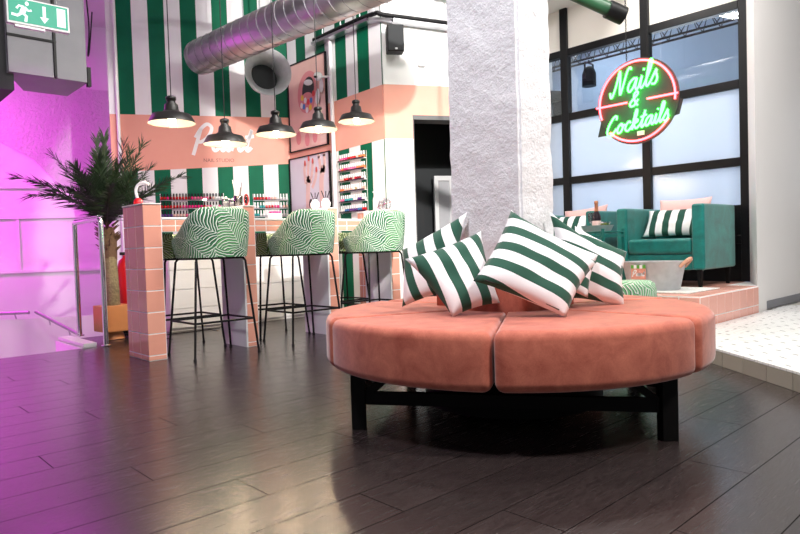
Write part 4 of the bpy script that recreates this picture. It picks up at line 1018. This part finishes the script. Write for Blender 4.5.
# ---- nail polish racks and every bottle
COLS = {'red': (.55, .01, .02), 'pink': (.82, .16, .32), 'hot pink': (.8, .02, .22), 'nude': (.78, .50, .42), 'orange': (.85, .22, .08), 'white': (.82, .80, .80), 'dark red': (.22, .005, .015), 'purple': (.12, .04, .22), 'blue': (.05, .16, .35), 'teal': (.05, .35, .36), 'gold': (.55, .42, .20)}
BM = {}
for cname, c in COLS.items():
    for cap in ('white', 'black'):
        plain('polish_'+cname.replace(' ', '_'), c, .15); cm_ = 'white_plastic' if cap == 'white' else 'black_paint'
        BM[cname, cap] = MB().lathe([(.013, 0), (.0145, .003), (.0145, .030), (.010, .038)], 10).lathe([(.0085, .038), (.0085, .074), (.006, .077)], 8, mi=1).mesh('polish_bottle', ['polish_'+cname.replace(' ', '_'), cm_])
def rack(name, label, loc, rz, w, zs, colours, where, caps, n, group):
    """local x along the wall, +y towards the room"""
    r = thing(name, label, 'rack', loc, rz)
    for i, z in enumerate(zs):
        MB().box(0, w, .002, .042, z-.006, z).build('shelf', 'white_plastic', r); MB().box(0, w, .042, .045, z-.006, z+.012).build('lip', 'jar_glass', r)
    for x in (.001, w-.007): MB().box(x, x+.006, .0, .002, zs[-1]-.02, zs[0]+.08).build('upright', 'white_plastic', r)
    Mr = Matrix.Translation(loc) @ Matrix.Rotation(rz, 4, 'Z')
    rn = random.Random(hash(len(label)) % 97)
    for i, z in enumerate(zs):
        for k in range(n):
            seq = colours[i]; cname = seq[min(len(seq)-1, int(k/n*len(seq)))]
            if rn.random() < .12: cname = rn.choice(seq)
            p = Mr @ Vector((.02+(w-.04)*k/(n-1), .022, z+.0005))
            o = inst('polish_bottle', BM[cname, caps[i]], p)
            tag(o, f'{cname} nail polish bottle on the {["top", "second", "third", "fourth", "fifth", "lowest"][i] if i < len(zs)-1 else "lowest"} shelf of {where}', 'nail polish', group)
ua, _ = onA(224, 200); ub, _ = onA(160, 200)
rack('polish_rack', 'long white shelf rack of nail polish on the striped wall behind the tall pier', tuple(CA+UA*ua), rzA, ub-ua, [1.385, 1.283, 1.18], [['white', 'nude', 'pink', 'pink', 'hot pink', 'red', 'red', 'dark red', 'red'], ['white', 'pink', 'hot pink', 'hot pink', 'red', 'red'], ['white', 'nude', 'pink', 'nude', 'purple']], 'the long wall rack', ['black', 'black', 'black'], 21, 'polish bottles on the long wall rack')
ua, _ = onA(288, 200); ub, _ = onA(253, 200)
rack('polish_rack', 'short white shelf rack of nail polish on the striped wall beside the hands poster', tuple(CA+UA*ua), rzA, ub-ua, [1.372, 1.27, 1.17], [['white', 'white', 'nude', 'pink', 'red', 'red', 'red'], ['nude', 'hot pink', 'red', 'teal', 'white'], ['white', 'pink', 'white', 'teal']], 'the short wall rack', ['white', 'white', 'white'], 12, 'polish bottles on the short wall rack')
rack('polish_rack', 'tall white rack of nail polish on the poster wall beside the vertical pipe', (4.5, 5.31, 0), math.radians(90), .46, [1.72, 1.605, 1.49, 1.375, 1.26, 1.145], [['orange', 'nude', 'red', 'red', 'hot pink', 'pink'], ['orange', 'orange', 'pink', 'pink', 'hot pink', 'pink'], ['white', 'dark red', 'red', 'dark red', 'red', 'nude'], ['nude', 'white', 'gold', 'nude', 'nude', 'orange'], ['white', 'purple', 'white', 'teal', 'teal', 'pink'], ['red', 'blue', 'purple', 'purple', 'blue', 'white']], 'the tall rack', ['white']*6, 12, 'polish bottles on the tall rack')
# ---- things standing on the piers and the return counter
ztp = HP+.0045
PY = 4.62
jr = thing('brush_jar', 'clear jar of brushes and files on the second tiled pier', 'jar', (2.515, 4.55, ztp))
MB().lathe([(.030, 0), (.034, .003), (.036, .085), (.033, .085), (.030, .006), (0, .006)], 18, caps=False).build('glass', 'jar_glass', jr, 'all')
for k, (a, b_, ln, m_) in enumerate(((-.03, .01, .21, 'paper'), (.0, .02, .17, 'paper'), (.025, -.01, .19, 'brush_grey'), (.01, -.02, .15, 'brush_grey'), (-.015, -.012, .16, 'white_plastic'))):
    MB().bar((a*.3, b_*.3, .008), (a*1.2, b_*1.2, ln), .012, .005).build('nail_file', m_, jr)
mr = thing('round_mirror', 'small red rimmed round mirror beside the brush jar', 'mirror', (2.535, 4.46, ztp)); MB().tube([(.0, .033*math.cos(t_), .05+.04*math.sin(t_)) for t_ in [2*math.pi*i/20 for i in range(20)]], .005, 6, closed=True).build('rim', 'red_paint', mr, True)
MB().prism([(.03*math.cos(2*math.pi*k/20), .037*math.sin(2*math.pi*k/20)) for k in range(20)], (-.001, 0, .05), (0, 1, 0), (0, 0, 1), (.002, 0, 0)).build('glass', 'chrome', mr); MB().box(-.015, .015, -.02, .02, 0, .008).build('base', 'red_paint', mr)
for i, (x, y, r_, hh) in enumerate(((2.52, 4.64, .035, .07), (2.50, 4.72, .032, .085))):
    j = thing('cotton_jar', ['squat clear cotton jar with lid on the second tiled pier', 'slim clear cotton jar with lid on the second tiled pier'][i], 'jar', (x, y, ztp)); MB().lathe([(r_*.9, 0), (r_, .004), (r_, hh*.8), (r_*.8, hh*.86), (r_*.7, hh*.86)], 16, caps=False).build('glass', 'jar_glass', j, 'all'); MB().lathe([(r_*.8, 0), (r_*.8, hh*.5), (0, hh*.6)], 12, (0, 0, .005)).build('cotton', 'paper', j, 'all'); MB().lathe([(r_*.85, hh*.865), (r_*.85, hh*.92), (r_*.25, hh*.96), (r_*.3, hh*1.05), (0, hh*1.1)], 16).build('lid', 'white_plastic', j, 'all')
for i, (x, y) in enumerate(((3.33, 4.50), (3.33, 4.66))):
    j = thing('brush_vase', ['round white vase with black brushes on the third pier near the stools', 'round white vase with black brushes at the back of the third pier'][i], 'vase', (x, y, ztp)); MB().lathe([(.022, 0), (.04, .02), (.043, .05), (.025, .075), (.02, .085), (.017, .085), (.02, .06), (0, .05)], 16, caps=False).build('body', 'white_gloss', j, 'all')
    for k, (a, b_) in enumerate(((-.035, .01), (.02, .02), (.03, -.02))): MB().tube([(0, 0, .052), (a, b_, .15)], .004, 6).build('brush', 'black_paint', j)
bt = thing('pump_bottle', 'white soap pump bottle on the tiled return counter', 'pump bottle', (4.33, 4.98, 1.1125)); MB().lathe([(.032, 0), (.036, .005), (.036, .12), (.028, .145), (.012, .155), (.012, .165)], 18).build('body', 'white_plastic', bt, 'all'); MB().tube([(0, 0, .165), (0, 0, .20), (-.045, 0, .197)], .006, 8).build('pump', 'white_plastic', bt, True)
for i, (y, s_) in enumerate(((4.905, .85), (4.82, 1.0))):
    v_ = thing('glass_vase', ['round swirled clear glass vase on the tiled return counter', 'taller swirled clear glass vase beside the round one on the return counter'][i], 'vase', (4.33, y, 1.1125)); MB().lathe([(.028*s_, 0), (.042*s_, .03*s_), (.044*s_, .07*s_), (.03*s_, .11*s_), (.036*s_, .125*s_)], 20, caps=False).build('body', 'jar_glass', v_, 'all')
    pts = [(.045*s_*math.cos(t_/4), .045*s_*math.sin(t_/4), (.01+.0035*t_)*s_) for t_ in range(30)]; MB().tube(pts, .003, 5).build('swirl', 'paint_brown', v_, True)
hk = thing('crook_ornament', 'white crook shaped ornament with a red base on the tall pink pier', 'ornament', (1.775, 4.66, ztp)); MB().lathe([(.03, 0), (.034, .01), (.03, .04), (.012, .055), (0, .057)], 16).build('base', 'red_paint', hk, 'all'); MB().tube(smoothpath([(0, 0, .04), (-.01, .01, .10), (.0, .0, .145), (.03, -.03, .165), (.06, -.06, .15)], 6), .011, 8).build('neck', 'white_gloss', hk, True)
bxp = on(275, 214, 1, 4.70); dp = thing('display_box', 'small white display box with a red top on the desk beside the short rack', 'display box', (bxp.x, 4.70, .9975)); MB().box(-.05, .05, -.03, .03, 0, .06).build('box', 'white_plastic', dp, bevel=.002)
for k in range(5): MB().box(-.045+.019*k, -.03+.019*k, -.02, .02, .0605, .075).build('sample', 'polish_hot_pink', dp)

# ---- potted palm, extinguisher, railings
PB = Vector((1.99, 5.92, 0))
pm_ = thing('potted_palm', 'tall potted palm with feathery dark green fronds beside the stair rail', 'palm', PB)
MB().box(-.125, .125, -.125, .125, .07, .30).build('pot', 'terracotta', pm_, bevel=.006, rz=.1); MB().lathe([(.09, 0), (.07, .07)], 18).build('pot_foot', 'terracotta', pm_, True)
ct = at(107, 226, 5.80)-PB; tops = Vector((ct.x, ct.y, ct.z))
MB().tube([(0, 0, .28), (0, 0, .45), (tops.x*.4, tops.y*.4, .72)], [.062, .06, .058], 14).build('trunk_wrap', 'rope_weave', pm_, True)
mb = MB().tube([(tops.x*.4, tops.y*.4, .70), (tops.x*.8, tops.y*.8, .9), (tops.x, tops.y, tops.z-.02)], [.062, .075, .05], 14)
rn = random.Random(3)
for k in range(60):
    a = rn.random()*6.28; z = .72+rn.random()*(tops.z-.76); f = (z-.3)/(tops.z-.3); c_ = Vector((tops.x*f, tops.y*f, z)); d = Vector((math.cos(a), math.sin(a), .9)); mb.tube([c_+d*.05, c_+d*.10+Vector((math.cos(a), math.sin(a), 0))*.01], [.010, .003], 4)
mb.build('trunk', 'bark', pm_, True)
def frond(tip, sag, seed, w=.17):
    w *= 1.25
    tip = tip.copy(); tip.y = min(tip.y, 6.25); rn = random.Random(seed); c0 = tops; tp = tip-PB; mid = (c0+tp)/2+Vector((0, 0, sag)); N = 34; mbf = MB(); P = []
    for i in range(N+1):
        t_ = i/N; P.append(c0*(1-t_)**2+mid*2*t_*(1-t_)+tp*t_*t_)
    mbf.tube(P[::3]+[P[-1]], [.009*(1-.85*i/len(P[::3])) for i in range(len(P[::3])+1)], 5)
    for i in range(4, N+1):
        t_ = i/N; d = (P[i]-P[i-1]).normalized(); sd = d.cross(Vector((0, 0, 1)))
        if sd.length < .2: sd = d.cross(RGT)
        sd.normalize(); up = sd.cross(d); ln = w*(math.sin(min(1, t_*1.12)*math.pi*.86+.28))**.8 if t_ < .9 else w*.6
        for s_ in (-1, 1):
            for h_ in range(2):
                base = P[i]-d*(.5*h_)*(P[i]-P[i-1]).length
                dr = (sd*s_*(.95-.5*t_*t_)+d*(.45+.75*t_+rn.uniform(-.1, .15))+up*rn.uniform(-.45, .65)).normalized(); L_ = ln*rn.uniform(.82, 1.1); e = base+dr*L_-Vector((0, 0, .10*L_)); m__ = base+dr*L_*.45; wd = dr.cross(up).normalized()*.0052
                mbf.add([base-wd*.5, m__-wd, e, m__+wd, base+wd*.5], [(0, 1, 2, 3, 4)])
    return mbf.build('frond', 'frond_green', pm_)
for i, (x, y, d, sg_, w_) in enumerate(((16, 178, 5.5, .16, .17), (44, 161, 5.9, .10, .17), (30, 196, 5.2, .20, .15), (92, 141, 6.0, .02, .17), (104, 138, 5.6, .0, .17), (142, 146, 5.7, .03, .18), (130, 152, 6.1, .03, .16), (182, 176, 5.5, .13, .15), (76, 168, 5.3, .07, .17), (118, 165, 5.4, .03, .15), (62, 187, 5.45, .12, .15), (160, 190, 6.1, .12, .14), (150, 168, 6.1, .06, .15), (86, 178, 6.1, .10, .17), (110, 185, 5.2, .02, .17), (56, 176, 6.2, .12, .17), (98, 158, 5.5, .02, .19), (136, 172, 5.5, .04, .18), (80, 192, 5.15, .08, .17), (124, 145, 5.9, .0, .19))):
    frond(at(x, y, d), sg_, i, w_)
fe = thing('fire_extinguisher', 'red fire extinguisher on a low stand behind the potted palm', 'fire extinguisher', (2.19, 6.12, 0)); MB().lathe([(.085, 0), (.085, .01), (.06, .015), (.06, .15), (.085, .16)], 20).build('stand', 'black_paint', fe, True)
MB().lathe([(.07, 0), (.078, .012), (.078, .46), (.06, .53), (.025, .56), (.025, .58)], 22, (0, 0, .161)).build('cylinder', 'red_paint', fe, 'all'); MB().box(-.05, .03, -.012, .012, .742, .77).build('valve', 'black_paint', fe); MB().tube(smoothpath([(.03, 0, .755), (.09, 0, .70), (.088, 0, .45)], 6), .009, 6).build('hose', 'black_paint', fe, True)
rl = thing('stair_railing', 'chrome tubular rail frame at the top of the stairs beside the palm', 'railing', (1.775, 5.82, 0)); zr = 1.045
MB().tube([(0, -.34, .012), (0, -.34, zr-.03), (0, -.335, zr-.01), (0, -.315, zr), (0, .325, zr), (0, .345, zr-.01), (0, .35, zr-.03), (0, .35, .03)], .021, 14).build('tube', 'chrome', rl, True)
for y in (-.34, .35): MB().lathe([(.038, 0), (.038, .008), (.022, .014)], 18, (0, y, .0005+.030*(y > 0))).build('foot_flange', 'chrome', rl, True)
MB().box(-.025, .025, -.33, .34, zr+.018, zr+.026).build('top_plate', 'chrome', rl, bevel=.002)
for i, (a, b_, lb) in enumerate((((36, 312, 7.45), (80, 335, 6.9), 'sloping metal handrail going down into the stairwell'), ((-30, 315, 7.5), (29, 312.5, 7.5), 'level metal handrail on the stairwell parapet'))):
    A_, B_ = at(*a), at(*b_); o = thing('handrail', lb, 'handrail', (0, 0, 0)); MB().tube([A_, B_], .02, 10).build('rail', 'steel', o, True)
    for t_ in (.3, .75): p = A_.lerp(B_, t_); MB().tube([p, p+Vector((.02, .02, -.06)), p+Vector((.04, .1, -.08))], .008, 6).build('bracket', 'steel', o, True)
# ---- exit sign and ventilation box above the stairs
ex0, ex1 = on(7, 21.5, 1, 5.0), on(70, 33.5, 1, 5.0); wE = ex1.x-ex0.x; hE = on(70, 8, 1, 5.0).z-ex1.z; zE = (ex0.z+ex1.z)/2
ex = thing('exit_sign', 'green illuminated exit sign with running figure and down arrow over the stairs', 'exit sign', ((ex0.x+ex1.x)/2, 5.0, zE))
MB().box(-wE/2, wE/2, .0, .05, 0, hE).build('housing', 'sign_frame', ex, bevel=.006); MB().box(-wE/2+.012, wE/2-.012, -.004, -.0005, .016, hE-.012).build('face', 'exit_green', ex)
MB().box(-wE/2+.05, wE/2-.16, .008, .04, -.016, -.0005).build('lamp_strip', 'sign_frame', ex)
X_ = lambda f: (f-.5)*wE
def pg(pts, name): return MB().prism([(X_(a), b*hE) for a, b in pts], (0, -.0042, 0), (1, 0, 0), (0, 0, 1), (0, -.002, 0)).build(name, 'exit_white', ex)
pg([(.79, .16), (.93, .16), (.93, .86), (.79, .86)], 'pictogram_door')
pg([(.56, .82), (.61, .82), (.61, .40), (.655, .40), (.585, .18), (.515, .40), (.56, .40)], 'pictogram_arrow')
mb = MB(); O_ = (0, -.0042, 0)
for pts, wd in (([(.28, .66), (.235, .42)], .055), ([(.24, .44), (.30, .32), (.285, .12)], .028), ([(.23, .42), (.16, .30), (.07, .33)], .028), ([(.27, .66), (.19, .68), (.15, .56)], .022), ([(.28, .66), (.335, .54), (.385, .58)], .022)):
    ribbon(mb, [Vector((X_(a), b*hE, 0)) for a, b in pts], wd*wE*1.6, O_, (1, 0, 0), (0, 0, 1), (0, -.002, 0))
mb.build('pictogram_figure', 'exit_white', ex); pg([(.315+.03*math.cos(k*.63), .80+.08*math.sin(k*.63)) for k in range(10)], 'pictogram_head')
for x in (-.12, .12): MB().tube([(x, .025, hE), (x, .025, CZ-zE-.001)], .005, 6).build('hanger_rod', 'steel', ex)
v0, v1 = on(8, 71, 1, 6.1), on(88, 83, 1, 6.1); zv = (v0.z+v1.z)/2
vb = thing('ventilation_box', 'grey sheet metal ventilation box under the stair ceiling', 'ventilation unit', (v0.x, 6.1, zv)); wV = v1.x-v0.x; HV = CZ-zv-.003
MB().box(.005, wV*.56, .0, .04, 0, HV).build('panel', 'grey_metal', vb, bevel=.003); MB().box(wV*.60, wV-.005, .0, .04, 0, HV).build('panel', 'grey_metal', vb, bevel=.003)
MB().box(wV*.565, wV*.595, -.015, .04, .01, HV).build('strut', 'black_metal', vb); MB().box(0, wV*.6, -.012, -.001, .30, .32).build('strap', 'black_paint', vb)
MB().box(0, wV, .041, .05, 0, HV).build('body', 'grey_metal', vb); MB().prism([(0, .05), (wV, .05), (wV, .62), (.25, .62)], (0, 0, 0), (1, 0, 0), (0, 1, 0), (0, 0, HV)).build('duct_body', 'grey_metal', vb)
MB().tube(smoothpath([(wV+.01, .0, .9), (wV+.03, .0, .5), (wV+.01, 0, .25), (wV+.06, .1, .35), (wV+.16, .3, .75)], 6), .006, 6).build('cable', 'black_paint', vb, True); MB().box(wV, wV+.03, .0, .05, -.03, .14).build('corner_bracket', 'black_metal', vb)
